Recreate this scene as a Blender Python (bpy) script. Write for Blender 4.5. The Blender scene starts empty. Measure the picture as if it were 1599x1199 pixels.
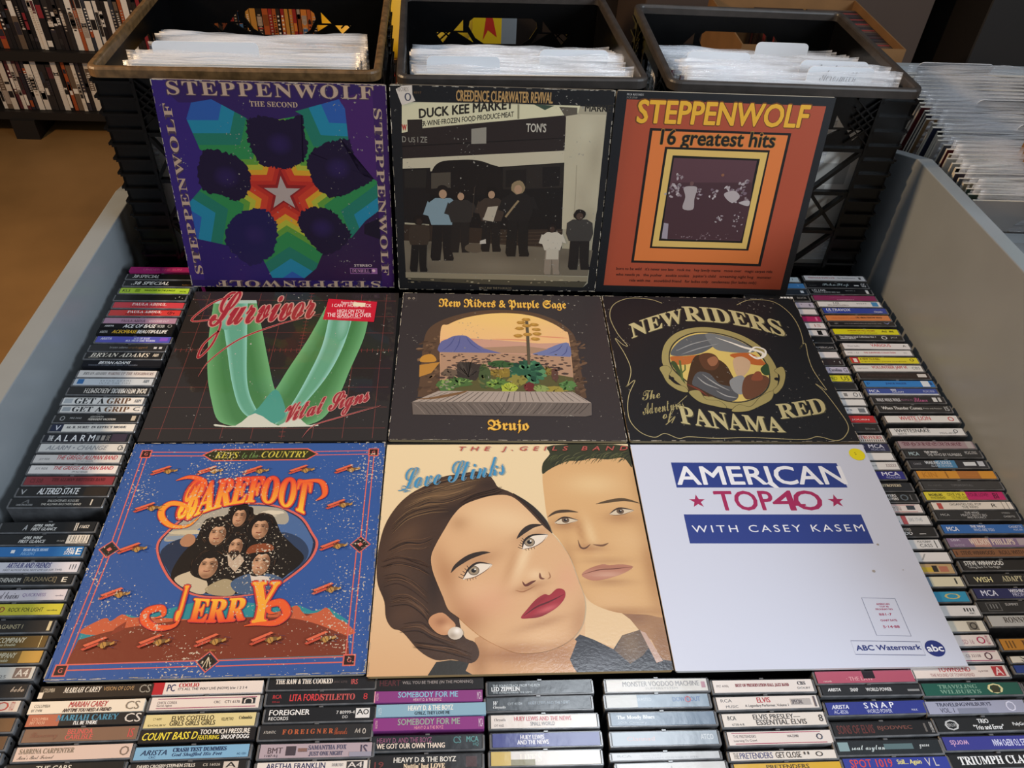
import bpy, bmesh, math, random
from mathutils import Matrix, Vector
from mathutils.geometry import tessellate_polygon, delaunay_2d_cdt
random.seed(7)
SC = bpy.context.scene
COL = SC.collection

# ------------------------------------------------------------------ camera, world, lights, exposure
cam_d = bpy.data.cameras.new('camera')
cam_d.sensor_width = 36.0
cam_d.lens = 36.0 * 1254.136 / 1599.0
cam_d.clip_start = 0.02
cam = bpy.data.objects.new('camera', cam_d)
COL.objects.link(cam)
RV, UV_, FW = Vector((.998, -.0428, .047)), Vector((-.0046, .6897, .7241)), Vector((.0634, .7228, -.6881))
FW.normalize(); RV = (RV - RV.dot(FW) * FW).normalized(); UV_ = RV.cross(FW)
mw = Matrix((RV, UV_, -FW)).transposed().to_4x4()
mw.translation = (0, 0, .7723)
cam.matrix_world = mw
SC.camera = cam

world = bpy.data.worlds.new('shop_light')
SC.world = world
world.use_nodes = True
bgn = world.node_tree.nodes['Background']
bgn.inputs[0].default_value = (0.84, 0.91, 1.0, 1)
bgn.inputs[1].default_value = 0.16

def area(name, loc, target, sx, sy, power, color):
    d = bpy.data.lights.new(name, 'AREA')
    d.shape = 'RECTANGLE'; d.size = sx; d.size_y = sy; d.energy = power; d.color = color
    o = bpy.data.objects.new(name, d); COL.objects.link(o)
    o.location = loc
    o.rotation_euler = (Vector(target) - Vector(loc)).to_track_quat('-Z', 'Y').to_euler()
    return o
# ceiling panel beyond the bin (its mirror image glints on the front cassettes), ceiling panels behind the viewer, warm aisle lamp at left
area('ceiling_light_overhead', (.50, 1.02, 1.9), (.50, 1.02, 0), .52, .62, 10, (.86, .93, 1))
area('shop_light_right', (2.3, -.9, 1.35), (.0, .9, .1), 1.1, .9, 66, (.80, .90, 1))
area('aisle_lamp', (-2.3, .95, 1.40), (0, .5, 0), .24, .24, 56, (1, .68, .38))

SC.view_settings.view_transform = 'Standard'
SC.view_settings.look = 'None'
SC.view_settings.gamma = 1.0
SC.view_settings.use_curve_mapping = False
SC.view_settings.exposure = 0.1
SC.cycles.transparent_max_bounces = 40
SC.cycles.max_bounces = 6

# ------------------------------------------------------------------ colours and materials
def lin(v):
    return v / 12.92 if v <= .04045 else ((v + .055) / 1.055) ** 2.4
def hx(s, a=1.0):
    if not isinstance(s, str): return s
    return (lin(int(s[0:2], 16) / 255), lin(int(s[2:4], 16) / 255), lin(int(s[4:6], 16) / 255), a)
def mix(a, b, t):
    a, b = hx(a), hx(b)
    return tuple(a[i] * (1 - t) + b[i] * t for i in range(4))

def material(name, color=None, rough=.5, spec=.5, coat=0, coat_rough=.1, attr=False, alpha=None, bump=0, bump_scale=200, noise=0, noise_scale=6,
             speck=None, metal=0, streak=None):
    m = bpy.data.materials.new(name); m.use_nodes = True
    nt = m.node_tree; N = nt.nodes; L = nt.links
    b = N['Principled BSDF']
    b.inputs['Roughness'].default_value = rough
    b.inputs['Specular IOR Level'].default_value = spec
    b.inputs['Coat Weight'].default_value = coat
    b.inputs['Coat Roughness'].default_value = coat_rough
    b.inputs['Metallic'].default_value = metal
    src = None
    if attr:
        a = N.new('ShaderNodeAttribute'); a.attribute_name = 'Col'; src = a.outputs['Color']
        if alpha == 'attr': L.new(a.outputs['Alpha'], b.inputs['Alpha'])
    elif color is not None:
        b.inputs['Base Color'].default_value = hx(color)
    tc = N.new('ShaderNodeTexCoord')
    def noise_node(scale, detail=4, vec=None):
        n = N.new('ShaderNodeTexNoise'); n.inputs['Scale'].default_value = scale; n.inputs['Detail'].default_value = detail
        L.new(vec or tc.outputs['Object'], n.inputs['Vector']); return n
    if noise:
        n = noise_node(noise_scale, 6)
        r = N.new('ShaderNodeMapRange'); r.inputs[1].default_value = .3; r.inputs[2].default_value = .7
        r.inputs[3].default_value = 1 - noise; r.inputs[4].default_value = 1 + noise * .5
        L.new(n.outputs['Fac'], r.inputs[0])
        mx = N.new('ShaderNodeMix'); mx.data_type = 'RGBA'; mx.blend_type = 'MULTIPLY'; mx.inputs[0].default_value = 1
        if src: L.new(src, mx.inputs[6])
        else: mx.inputs[6].default_value = hx(color)
        L.new(r.outputs[0], mx.inputs[7]); src = mx.outputs[2]
    if speck:
        col, scale, lo, big = speck                     # rubbed-off flecks of bare board
        n = noise_node(scale, 8); n2 = noise_node(big, 3)
        mu = N.new('ShaderNodeMath'); mu.operation = 'MULTIPLY'
        r1 = N.new('ShaderNodeMapRange'); r1.inputs[1].default_value = .38; r1.inputs[2].default_value = .62
        L.new(n2.outputs['Fac'], r1.inputs[0]); r1.inputs[3].default_value = .86; r1.inputs[4].default_value = 1.1
        L.new(n.outputs['Fac'], mu.inputs[0]); L.new(r1.outputs[0], mu.inputs[1])
        r = N.new('ShaderNodeMapRange'); r.inputs[1].default_value = lo; r.inputs[2].default_value = lo + .02
        L.new(mu.outputs[0], r.inputs[0])
        mx = N.new('ShaderNodeMix'); mx.data_type = 'RGBA'; L.new(r.outputs[0], mx.inputs[0])
        if src: L.new(src, mx.inputs[6])
        else: mx.inputs[6].default_value = hx(color)
        mx.inputs[7].default_value = hx(col); src = mx.outputs[2]
    if src: L.new(src, b.inputs['Base Color'])
    if bump:
        n = noise_node(bump_scale, 3)
        bp = N.new('ShaderNodeBump'); bp.inputs['Strength'].default_value = bump; bp.inputs['Distance'].default_value = .001
        L.new(n.outputs['Fac'], bp.inputs['Height']); L.new(bp.outputs[0], b.inputs['Normal'])
        if coat: L.new(bp.outputs[0], b.inputs['Coat Normal'])
    return m

M = {}
M['print'] = material('printed_paper', attr=True, rough=.45, spec=.4)
M['gloss'] = material('glossy_label', attr=True, rough=.3, spec=.5, coat=.8, coat_rough=.16, bump=.25, bump_scale=60)
M['case'] = material('smoked_cassette_plastic', '1c1c1e', rough=.22, spec=.5, coat=.5, noise=.35, noise_scale=40)
M['case_clear'] = material('clear_cassette_lid', '6e6e70', rough=.16, spec=.6, coat=.6, noise=.4, noise_scale=60)
M['board'] = material('sleeve_board', attr=True, rough=.7)
M['worn_blue'] = material('worn_sleeve_print', attr=True, rough=.42, spec=.45, speck=('cfc3ae', 360, .638, 12), bump=.2, bump_scale=120)
M['worn_dark'] = material('scuffed_sleeve_print', attr=True, rough=.42, spec=.4, speck=('8f8a80', 210, .70, 14), bump=.2, bump_scale=90)
M['shrink'] = material('shrink_wrapped_print', attr=True, rough=.35, spec=.5, coat=1, coat_rough=.05, speck=('b8b4ae', 230, .72, 16), bump=.3, bump_scale=25)
M['laminate'] = material('laminated_print', attr=True, rough=.4, spec=.45, coat=.7, coat_rough=.12, bump=.10, bump_scale=260)
M['white_sleeve'] = material('coated_white_print', attr=True, rough=.38, spec=.4, coat=.35, coat_rough=.22, bump=.07, bump_scale=120)
M['crate'] = material('black_crate_plastic', '070708', rough=.30, spec=.35, noise=.25, noise_scale=30, bump=.15, bump_scale=150)
M['rim'] = material('worn_crate_rim', '3a3430', rough=.42, spec=.6, noise=.3, noise_scale=50)
M['bin'] = material('grey_painted_board', '888e92', rough=.33, spec=.5, noise=.08, noise_scale=8)
M['bin_dark'] = material('dark_bin_board', '151515', rough=.8)
M['floor'] = material('brown_linoleum', '987346', rough=.45, spec=.35, noise=.28, noise_scale=2.6)
M['rim_lamp_tint'] = material('worn_lamp_tinted_crate_rim', '6e5232', rough=.35, spec=.8, noise=.5, noise_scale=90)  # left crate's rim: golden reflection of the warm lamp put into the colour
M['wall'] = material('dark_wall_paint', '2c2420', rough=.8, noise=.2, noise_scale=3)
M['blackwood'] = material('black_shelf_board', '17120f', rough=.6, noise=.2)
M['kraft'] = material('cardboard', '7f5a32', rough=.8, noise=.12, noise_scale=20)
M['yellow'] = material('yellow_plastic', 'd9a81e', rough=.35, spec=.5)
M['metal'] = material('dark_metal', '2a2a2a', rough=.4, metal=.6)
M['card_tab'] = material('divider_card', 'f0f3f8', rough=.35, spec=.4)

def film_material():
    m = bpy.data.materials.new('clear_poly_sleeve'); m.use_nodes = True
    nt = m.node_tree; N = nt.nodes; L = nt.links
    for n in list(N): N.remove(n)
    out = N.new('ShaderNodeOutputMaterial'); ms = N.new('ShaderNodeMixShader'); tr = N.new('ShaderNodeBsdfTransparent')
    p = N.new('ShaderNodeBsdfPrincipled'); p.inputs['Base Color'].default_value = hx('e6e8ee')
    p.inputs['Roughness'].default_value = .18; p.inputs['Coat Weight'].default_value = .6; p.inputs['Coat Roughness'].default_value = .08
    tc = N.new('ShaderNodeTexCoord'); mp = N.new('ShaderNodeMapping'); mp.inputs['Scale'].default_value = (2.2, 6, 46)
    n = N.new('ShaderNodeTexNoise'); n.inputs['Scale'].default_value = 3; n.inputs['Detail'].default_value = 5
    L.new(tc.outputs['Object'], mp.inputs[0]); L.new(mp.outputs[0], n.inputs['Vector'])
    r = N.new('ShaderNodeMapRange'); r.inputs[1].default_value = .35; r.inputs[2].default_value = .68; r.inputs[3].default_value = .07; r.inputs[4].default_value = .50
    bp = N.new('ShaderNodeBump'); bp.inputs['Strength'].default_value = .9; bp.inputs['Distance'].default_value = .006
    L.new(n.outputs['Fac'], r.inputs[0]); L.new(n.outputs['Fac'], bp.inputs['Height'])
    L.new(bp.outputs[0], p.inputs['Normal']); L.new(bp.outputs[0], p.inputs['Coat Normal'])
    L.new(r.outputs[0], ms.inputs[0]); L.new(tr.outputs[0], ms.inputs[1]); L.new(p.outputs[0], ms.inputs[2]); L.new(ms.outputs[0], out.inputs[0])
    return m
M['film'] = film_material()

# ------------------------------------------------------------------ mesh builder
class MB:
    def __init__(s):
        s.v = []; s.f = []; s.c = []; s.m = []
    def face(s, pts, col=(1, 1, 1, 1), mi=0):
        i = len(s.v); s.v += [tuple(p) for p in pts]; s.f.append(tuple(range(i, i + len(pts))))
        s.c.append(col); s.m.append(mi)
    def add(s, vs, fs, col=(1, 1, 1, 1), mi=0):
        i = len(s.v); s.v += [tuple(p) for p in vs]
        for f in fs: s.f.append(tuple(i + k for k in f)); s.c.append(col); s.m.append(mi)
    def box(s, x0, y0, z0, x1, y1, z1, col='ffffff', mi=0, ch=0):
        col = hx(col)
        if not ch:
            v = [(x0, y0, z0), (x1, y0, z0), (x1, y1, z0), (x0, y1, z0), (x0, y0, z1), (x1, y0, z1), (x1, y1, z1), (x0, y1, z1)]
            s.add(v, [(3, 2, 1, 0), (4, 5, 6, 7), (0, 1, 5, 4), (1, 2, 6, 5), (2, 3, 7, 6), (3, 0, 4, 7)], col, mi)
            return
        c = ch                                       # all twelve edges chamfered
        v = []
        for (x, sx) in ((x0, 1), (x1, -1)):
            for (y, sy) in ((y0, 1), (y1, -1)):
                for (z, sz) in ((z0, 1), (z1, -1)):
                    v += [(x, y + c * sy, z + c * sz), (x + c * sx, y, z + c * sz), (x + c * sx, y + c * sy, z)]
        bm = bmesh.new()
        for p in v: bm.verts.new(p)
        r = bmesh.ops.convex_hull(bm, input=bm.verts)
        bm.verts.index_update()
        s.add([q.co.copy() for q in bm.verts], [tuple(q.index for q in f.verts) for f in bm.faces], col, mi)
        bm.free()
    def bar(s, a, b, w, d, up=(0, 0, 1), col='ffffff', mi=0):
        a, b = Vector(a), Vector(b); t = (b - a).normalized(); u = Vector(up)
        n = t.cross(u).normalized(); q = n.cross(t).normalized()
        P = []
        for e in (a, b):
            for (i, j) in ((-1, -1), (1, -1), (1, 1), (-1, 1)): P.append(e + n * (i * w / 2) + q * (j * d / 2))
        s.add(P, [(3, 2, 1, 0), (4, 5, 6, 7), (0, 1, 5, 4), (1, 2, 6, 5), (2, 3, 7, 6), (3, 0, 4, 7)], hx(col), mi)
    def tube(s, pts, r, n=8, closed=False, col='ffffff', mi=0):
        pts = [Vector(p) for p in pts]; K = len(pts); V = []
        for i, p in enumerate(pts):
            if closed: t = pts[(i + 1) % K] - pts[i - 1]
            else: t = pts[min(i + 1, K - 1)] - pts[max(i - 1, 0)]
            t.normalize(); u = Vector((0, 0, 1)) if abs(t.z) < .9 else Vector((1, 0, 0))
            a = t.cross(u).normalized(); b = a.cross(t).normalized()
            V += [p + a * (r * math.cos(2 * math.pi * k / n)) + b * (r * math.sin(2 * math.pi * k / n)) for k in range(n)]
        F = []
        for i in range(K if closed else K - 1):
            for k in range(n):
                j = (i + 1) % K
                F.append((i * n + k, i * n + (k + 1) % n, j * n + (k + 1) % n, j * n + k))
        s.add(V, F, hx(col), mi)
    def prism(s, poly, z0, z1, col='ffffff', mi=0):
        n = len(poly); v = [(x, y, z0) for x, y in poly] + [(x, y, z1) for x, y in poly]
        s.add(v, [tuple(range(n))[::-1], tuple(range(n, 2 * n))] + [(i, (i + 1) % n, n + (i + 1) % n, n + i) for i in range(n)], hx(col), mi)
    def plate(s, loops, fn, t, col='ffffff', mi=0):
        """flat plate with holes: loops of (a, b); fn(a, b, depth) -> xyz"""
        vs = [p for l in loops for p in l]
        tris = tessellate_polygon([[Vector((a, b, 0)) for a, b in l] for l in loops])
        n = len(vs); V = [fn(a, b, 0) for a, b in vs] + [fn(a, b, t) for a, b in vs]
        F = [tuple(q) for q in tris] + [tuple(n + k for k in q[::-1]) for q in tris]
        i = 0
        for l in loops:
            for k in range(len(l)):
                j = (k + 1) % len(l); F.append((i + k, i + j, n + i + j, n + i + k))
            i += len(l)
        s.add(V, F, hx(col), mi)
    def xf(s, mat):
        s.v = [tuple(mat @ Vector(p)) for p in s.v]; return s
    def mesh(s, name, mats, smooth=False):
        me = bpy.data.meshes.new(name)
        me.from_pydata(s.v, [], s.f)
        for m in mats: me.materials.append(m)
        me.polygons.foreach_set('material_index', s.m)
        if smooth: me.polygons.foreach_set('use_smooth', [True] * len(s.f))
        at = me.color_attributes.new('Col', 'FLOAT_COLOR', 'CORNER')
        buf = []
        for f, c in zip(s.f, s.c):
            if isinstance(c, list):
                for q in c: buf += q
            else: buf += list(c) * len(f)
        at.data.foreach_set('color', buf)
        return me
    def build(s, name, mats, parent=None, smooth=False, fix=False):
        if not isinstance(mats, (list, tuple)): mats = [mats]
        me = s.mesh(name, mats, smooth)
        if fix:
            bm = bmesh.new(); bm.from_mesh(me); bmesh.ops.recalc_face_normals(bm, faces=bm.faces); bm.to_mesh(me); bm.free()
        return link(name, me, parent)

def link(name, data, parent=None):
    o = bpy.data.objects.new(name, data); COL.objects.link(o)
    if parent: o.parent = parent
    return o
def tag(o, label, cat, group=None, kind=None):
    o['label'] = label; o['category'] = cat
    if group: o['group'] = group
    if kind: o['kind'] = kind
    return o
def empty(name, loc=(0, 0, 0), rot=(0, 0, 0)):
    o = link(name, None); o.location = loc; o.rotation_euler = rot; return o

# ------------------------------------------------------------------ text (Blender's own font, outlines cached)
def shift(s, up, lo, dg):
    r = ''
    for ch in s:
        if 'A' <= ch <= 'Z': r += chr(up + ord(ch) - 65)
        elif 'a' <= ch <= 'z': r += chr(lo + ord(ch) - 97)
        elif dg and '0' <= ch <= '9': r += chr(dg + ord(ch) - 48)
        else: r += ch
    return r
FONT = {'S': (0x1D400, 0x1D41A, 0x1D7CE), 'I': (0x1D468, 0x1D482, 0x1D7CE), 'C': (0x1D4D0, 0x1D4EA, 0x1D7CE), 'F': (0x1D56C, 0x1D586, 0x1D7CE)}
_tc = {}
def glyphs(s, style='n', off=0.0, res=2, space=1.0):
    k = (s, style, off, res, space)
    if k in _tc: return _tc[k]
    c = bpy.data.curves.new('lettering', 'FONT'); o = bpy.data.objects.new('lettering', c)
    c.resolution_u = res; c.space_character = space
    c.body = shift(s, *FONT[style]) if style in FONT else s
    c.offset = off
    if style == 'i': c.shear = .28
    me = o.to_mesh()
    vs = [(v.co.x, v.co.y) for v in me.vertices]; fs = [tuple(p.vertices) for p in me.polygons]
    o.to_mesh_clear(); bpy.data.objects.remove(o); bpy.data.curves.remove(c)
    _tc[k] = (vs, fs); return vs, fs
def fit(s, x0, y0, x1, y1, style='n', off=0.0, res=2, ref=None, space=1.0):
    vs, fs = glyphs(s, style, off, res, space)
    if not vs: return [], []
    bx = [p[0] for p in (ref or vs)]; by = [p[1] for p in (ref or vs)]
    w = max(max(bx) - min(bx), 1e-6); h = max(max(by) - min(by), 1e-6)
    mx, my = min(bx), min(by)
    return [(x0 + (x - mx) / w * (x1 - x0), y0 + (y - my) / h * (y1 - y0)) for x, y in vs], fs

# ------------------------------------------------------------------ printed artwork: layers of flat shapes, millimetres from the sleeve's lower left corner
class Art:
    def __init__(s, size=312, step=.005):
        s.mb = MB(); s.z = .05; s.step = step; s.S = size
    def _p(s, pts):
        z = s.z / 1000; S = s.S
        return [(min(max(x, 0), S) / 1000, min(max(y, 0), S) / 1000, z) for x, y in pts]
    def up(s): s.z += s.step
    def poly(s, pts, col, mi=0, up=True):
        if up: s.up()
        s.mb.face(s._p(pts), hx(col), mi)
    def grad(s, pts, fn, up=True):
        if up: s.up()
        s.mb.face(s._p(pts), [hx(fn(x, y)) for x, y in pts])
    def vgrad(s, x0, x1, stops):
        """horizontal bands from a list of (y, colour)"""
        s.up()
        for (ya, ca), (yb, cb) in zip(stops, stops[1:]):
            s.mb.face(s._p([(x0, ya), (x1, ya), (x1, yb), (x0, yb)]), [hx(ca), hx(ca), hx(cb), hx(cb)])
    def rect(s, x0, y0, x1, y1, col): s.poly([(x0, y0), (x1, y0), (x1, y1), (x0, y1)], col)
    def ell(s, x, y, rx, ry, col, n=28, rot=0, up=True, jag=0, seed=0):
        rn = random.Random(seed); c, q = math.cos(rot), math.sin(rot); P = []
        for k in range(n):
            a = 2 * math.pi * k / n; j = 1 + (rn.uniform(-jag, jag) if jag else 0)
            u, v = rx * j * math.cos(a), ry * j * math.sin(a); P.append((x + u * c - v * q, y + u * q + v * c))
        s.poly(P, col, up=up)
    def soft(s, x, y, rx, ry, col, a=.5, rot=0, n=18, on='888888'):
        """a printed tone that fades into the flat colour on round it"""
        s.up(); c, q = math.cos(rot), math.sin(rot)
        def pt(r, k):
            t = 2 * math.pi * k / n; u, v = rx * r * math.cos(t), ry * r * math.sin(t)
            return (x + u * c - v * q, y + u * q + v * c)
        C0 = mix(on, col, a); C1 = mix(on, col, a * .7); C2 = hx(on)
        for k in range(n):
            s.mb.face(s._p([(x, y), pt(.45, k), pt(.45, k + 1)]), [C0, C1, C1])
            s.mb.face(s._p([pt(.45, k), pt(1, k), pt(1, k + 1), pt(.45, k + 1)]), [C1, C2, C2, C1])
    def shade(s, pts, base, tones, step=5.0, sub=0):
        """fill an outline with smoothly varying printed colour; tones are (x, y, rx, ry, turn, colour, amount)"""
        if sub: pts = spline(pts, sub, True)
        s.up(); xs = [p[0] for p in pts]; ys = [p[1] for p in pts]; V = [Vector(p) for p in pts]; n = len(pts)
        y = min(ys) + step / 2; row = 0
        while y < max(ys):
            x = min(xs) + step * (.5 if row % 2 else 1)
            while x < max(xs): V.append(Vector((x, y))); x += step
            y += step * .87; row += 1
        vo, _, fo = delaunay_2d_cdt(V, [(k, (k + 1) % n) for k in range(n)], [], 1, 1e-4)[:3]
        T = [(tx, ty, rx, ry, math.cos(r), math.sin(r), hx(c), a) for tx, ty, rx, ry, r, c, a in tones]; b0 = hx(base)
        cols = []
        for p in vo:
            c = b0
            for tx, ty, rx, ry, cr, sr, cc, a in T:
                dx, dy = p.x - tx, p.y - ty; u = (dx * cr + dy * sr) / rx; v = (-dx * sr + dy * cr) / ry
                c = mix(c, cc, a * math.exp(-(u * u + v * v) * 1.4))
            cols.append(c)
        k0 = len(s.mb.v); s.mb.v += s._p([tuple(p) for p in vo])
        for f in fo: s.mb.f.append(tuple(k0 + k for k in f)); s.mb.c.append([cols[k] for k in f]); s.mb.m.append(0)
    def line(s, pts, w, col, closed=False, up=True, taper=False):
        if up: s.up()
        n = len(pts); L = []; R = []
        for i in range(n):
            a = pts[i - 1] if (i or closed) else pts[i]; b = pts[(i + 1) % n] if (i < n - 1 or closed) else pts[i]
            dx, dy = b[0] - a[0], b[1] - a[1]; d = math.hypot(dx, dy) or 1
            k = w / 2 * (1 if not taper else max(.12, math.sin(math.pi * (i + .3) / (n - .4))))
            L.append((pts[i][0] - dy / d * k, pts[i][1] + dx / d * k)); R.append((pts[i][0] + dy / d * k, pts[i][1] - dx / d * k))
        c = hx(col)
        for i in range(n if closed else n - 1):
            j = (i + 1) % n
            s.mb.face(s._p([L[i], R[i], R[j], L[j]]), c)
    def curve(s, pts, w, col, closed=False, sub=6, taper=False): s.line(spline(pts, sub, closed), w, col, closed, taper=taper)
    def blob(s, pts, col, sub=5): s.poly(spline(pts, sub, True), col)
    def text(s, t, x0, y0, x1, y1, col, style='n', off=0.0, res=3, warp=None, ref=None, space=1.0):
        if style in 'bi': off += .010
        vs, fs = fit(t, x0, y0, x1, y1, style, min(off, .0), res, ref, space)
        e = off * (y1 - y0) * 1.1                     # heavier strokes: the outline struck again all round
        for k in range(8 if off > .002 else 1):
            dx, dy = (e * math.cos(k * math.pi / 4), e * math.sin(k * math.pi / 4)) if off > .002 else (0, 0)
            ws = [(x + dx, y + dy) for x, y in vs]
            if warp: ws = [warp(x, y) for x, y in ws]
            s.z += s.step * (1 if k == 0 else .2); P = s._p(ws)
            if callable(col):
                i = len(s.mb.v); s.mb.v += P
                for f in fs:
                    s.mb.f.append(tuple(i + k2 for k2 in f)); s.mb.c.append([hx(col(*ws[k2])) for k2 in f]); s.mb.m.append(0)
            else: s.mb.add(P, fs, hx(col))
    def stext(s, t, bl, br, h, col, style='b', off=0.0):
        s.text(t, bl[0], bl[1], br[0], bl[1] + h, col, style, off, 2, lambda x, y: (x, y + (x - bl[0]) / (br[0] - bl[0]) * (br[1] - bl[1])))
    def star(s, x, y, r, ri, col, n=5, rot=math.pi / 2):
        s.poly([(x + (r if k % 2 == 0 else ri) * math.cos(rot + math.pi * k / n), y + (r if k % 2 == 0 else ri) * math.sin(rot + math.pi * k / n)) for k in range(2 * n)], col)
    def frame(s, x0, y0, x1, y1, w, col): s.line([(x0, y0), (x1, y0), (x1, y1), (x0, y1)], w, col, True)

def spline(P, sub=6, closed=False):
    n = len(P); out = []
    for i in range(n if closed else n - 1):
        a = P[i - 1] if (i or closed) else P[i]; b = P[i]; c = P[(i + 1) % n]; d = P[(i + 2) % n] if (closed or i + 2 < n) else c
        for k in range(sub):
            t = k / sub
            out.append(tuple(.5 * (2 * b[q] + (c[q] - a[q]) * t + (2 * a[q] - 5 * b[q] + 4 * c[q] - d[q]) * t * t + (3 * b[q] - a[q] - 3 * c[q] + d[q]) * t ** 3) for q in (0, 1)))
    if not closed: out.append(P[-1])
    return out

def sleeve(art, mat, edge, matrix, label, name='record_sleeve', thick=.0036, cat='record sleeve', extra=()):
    """a 12 inch sleeve: board with rounded corners, printed front as its child"""
    S = .312; r = .003; b = MB(); P = []
    for cx, cy, a0 in ((S - r, S - r, 0), (r, S - r, 90), (r, r, 180), (S - r, r, 270)):
        for k in range(4):
            a = math.radians(a0 + 30 * k); P.append((cx + r * math.cos(a), cy + r * math.sin(a)))
    b.prism(P, -thick, 0, edge)
    o = b.build(name, M['board'])
    o.matrix_world = matrix
    tag(o, label, cat, 'record sleeves laid out on the bin')
    if mat in (M['worn_blue'], M['worn_dark']):       # rubbed edges and corners, bare board showing
        q = random.Random(len(label))
        for k in range(230):
            side = q.randrange(4); t = q.uniform(1, 311); L_ = q.uniform(1, 9); d = q.uniform(.2, 1.0); w = q.uniform(.25, .8)
            if q.random() < .25: t = q.choice((q.uniform(1, 9), q.uniform(303, 311)))
            a, c = {0: ((t, d), (t + L_, d)), 1: ((t, 312 - d), (t + L_, 312 - d)), 2: ((d, t), (d, t + L_)), 3: ((312 - d, t), (312 - d, t + L_))}[side]
            art.line([a, c], w, q.choice(['b8ae9c', 'a09684', 'cfc6b6']), up=(k % 40 == 0))
    art.mb.build('front_print', [mat], o)
    for nm, lb, a in extra:
        q = a.mb.build(nm, [M['print']], o)
        if lb: q['label'] = lb
    return o
# ------------------------------------------------------------------ printed fronts
def grid(h):
    def f(x, y):
        w = h[6] * x + h[7] * y + h[8]; return (h[0] * x + h[1] * y + h[2]) / w, (h[3] * x + h[4] * y + h[5]) / w
    return f
STONE = grid((0.25476105,0.027751748,-41.568324,0.0040218592,-0.34185803,323.6377,-3.5572879e-06,0.00023614519,1)); BR = grid((0.24910169,-0.012248393,-5.8037003,0.0011793715,-0.27623115,320.20979,-2.5035055e-05,-0.000111968,1)); HT = grid((0.25063234,0.025734219,-38.736439,0.0037901991,-0.27375651,321.43367,-1.6387702e-05,-0.00011302543,1)); SC2 = .262     # drawing grids of three of the prints, to millimetres
def art_white():
    A = Art(); A.rect(0, 0, 312, 312, 'd5daec')
    navy = '2c3f8c'; mar = 'a8285c'
    A.poly([(48.0,281.1),(265.8,279.6),(266.3,239.1),(47.6,240.1)], navy)
    A.text('AMERICAN', 50.4,244.7,268.4,274.3, 'f2f3fa', 'b', .012)
    A.poly([(164.2,246.6),(170.6,252.4),(178.2,239.1),(172.0,239.1)], 'f2f3fa')
    A.text('TOP', 92.8,204.5,164.4,234.1, mar, 'n', .02)
    A.text('4', 163.5,204.3,194.6,234.1, mar, 'n', .02)
    A.text('O', 191.1,204.2,225.8,234.1, mar, 'n', .02)
    A.poly([(91.6,233.1),(108.8,233.1),(108.1,230.2),(91.8,228.9)], mar)
    A.poly([(184.2,213.4),(203.7,213.4),(203.7,210.6),(183.9,210.7)], mar)
    for q in ((69.2,218.5), (244.0,217.8)): A.star(q[0], q[1], 10.5, 4.2, mar)
    A.poly([(48.2,198.7),(268.2,197.0),(268.0,154.2),(47.2,156.6)], navy)
    A.text('WITH CASEY KASEM', 54.2,172.0,264.2,182.3, 'f0f2fa', 'n', .0, space=1.35)
    A.line([(226.5,82.0),(264.5,80.5),(264.3,34.7),(226.5,36.3)], .5, '3a4270', True)
    for t, r in (('AMERICAN', (240.4,72.7,255.3,75.0)), ('TOP 40', (242.8,69.6,253.2,71.6)), ('PROGRAM NO.', (237.4,66.4,257.1,68.5)),
                 ('881-7', (238.7,59.7,252.9,62.5)), ('CHART DATE:', (237.7,52.7,256.3,55.0)), ('5·14·88', (237.6,44.6,255.9,47.7))):
        A.text(t, *r, 'b03a62', 'b', .01, res=2)
    A.line([(195.6,30.5),(271.4,27.9),(270.7,12.5),(195.3,14.9)], .5, '3a4270', True)
    A.text('ABC Watermark', 198.5,19.1,269.4,24.9, '28347c', 'b', .02)
    A.ell(284.4,20.1, 10.6, 9.4, '28347c')
    x, y = 284.4,20.1
    A.text('abc', x - 8.6, y - 3.4, x + 8.6, y + 4, 'f0f2fa', 'b', .03)
    for q, r in (((272.4,152.9), 1.5), ((253.6,116.3), 1.9), ((289.0,117.6), .7)): A.ell(q[0], q[1], r, r, 'a9a29c', 10, jag=.2)
    st = Art(); st.z = A.z + .1
    x, y = 298.6,294.5
    st.ell(x, y, 10.4, 10.4, 'f0e21c', 32); st.text('5', x - 3, y - 1, x - .6, y + 3.6, '8a7a10', 'n')
    return A, st

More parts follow.
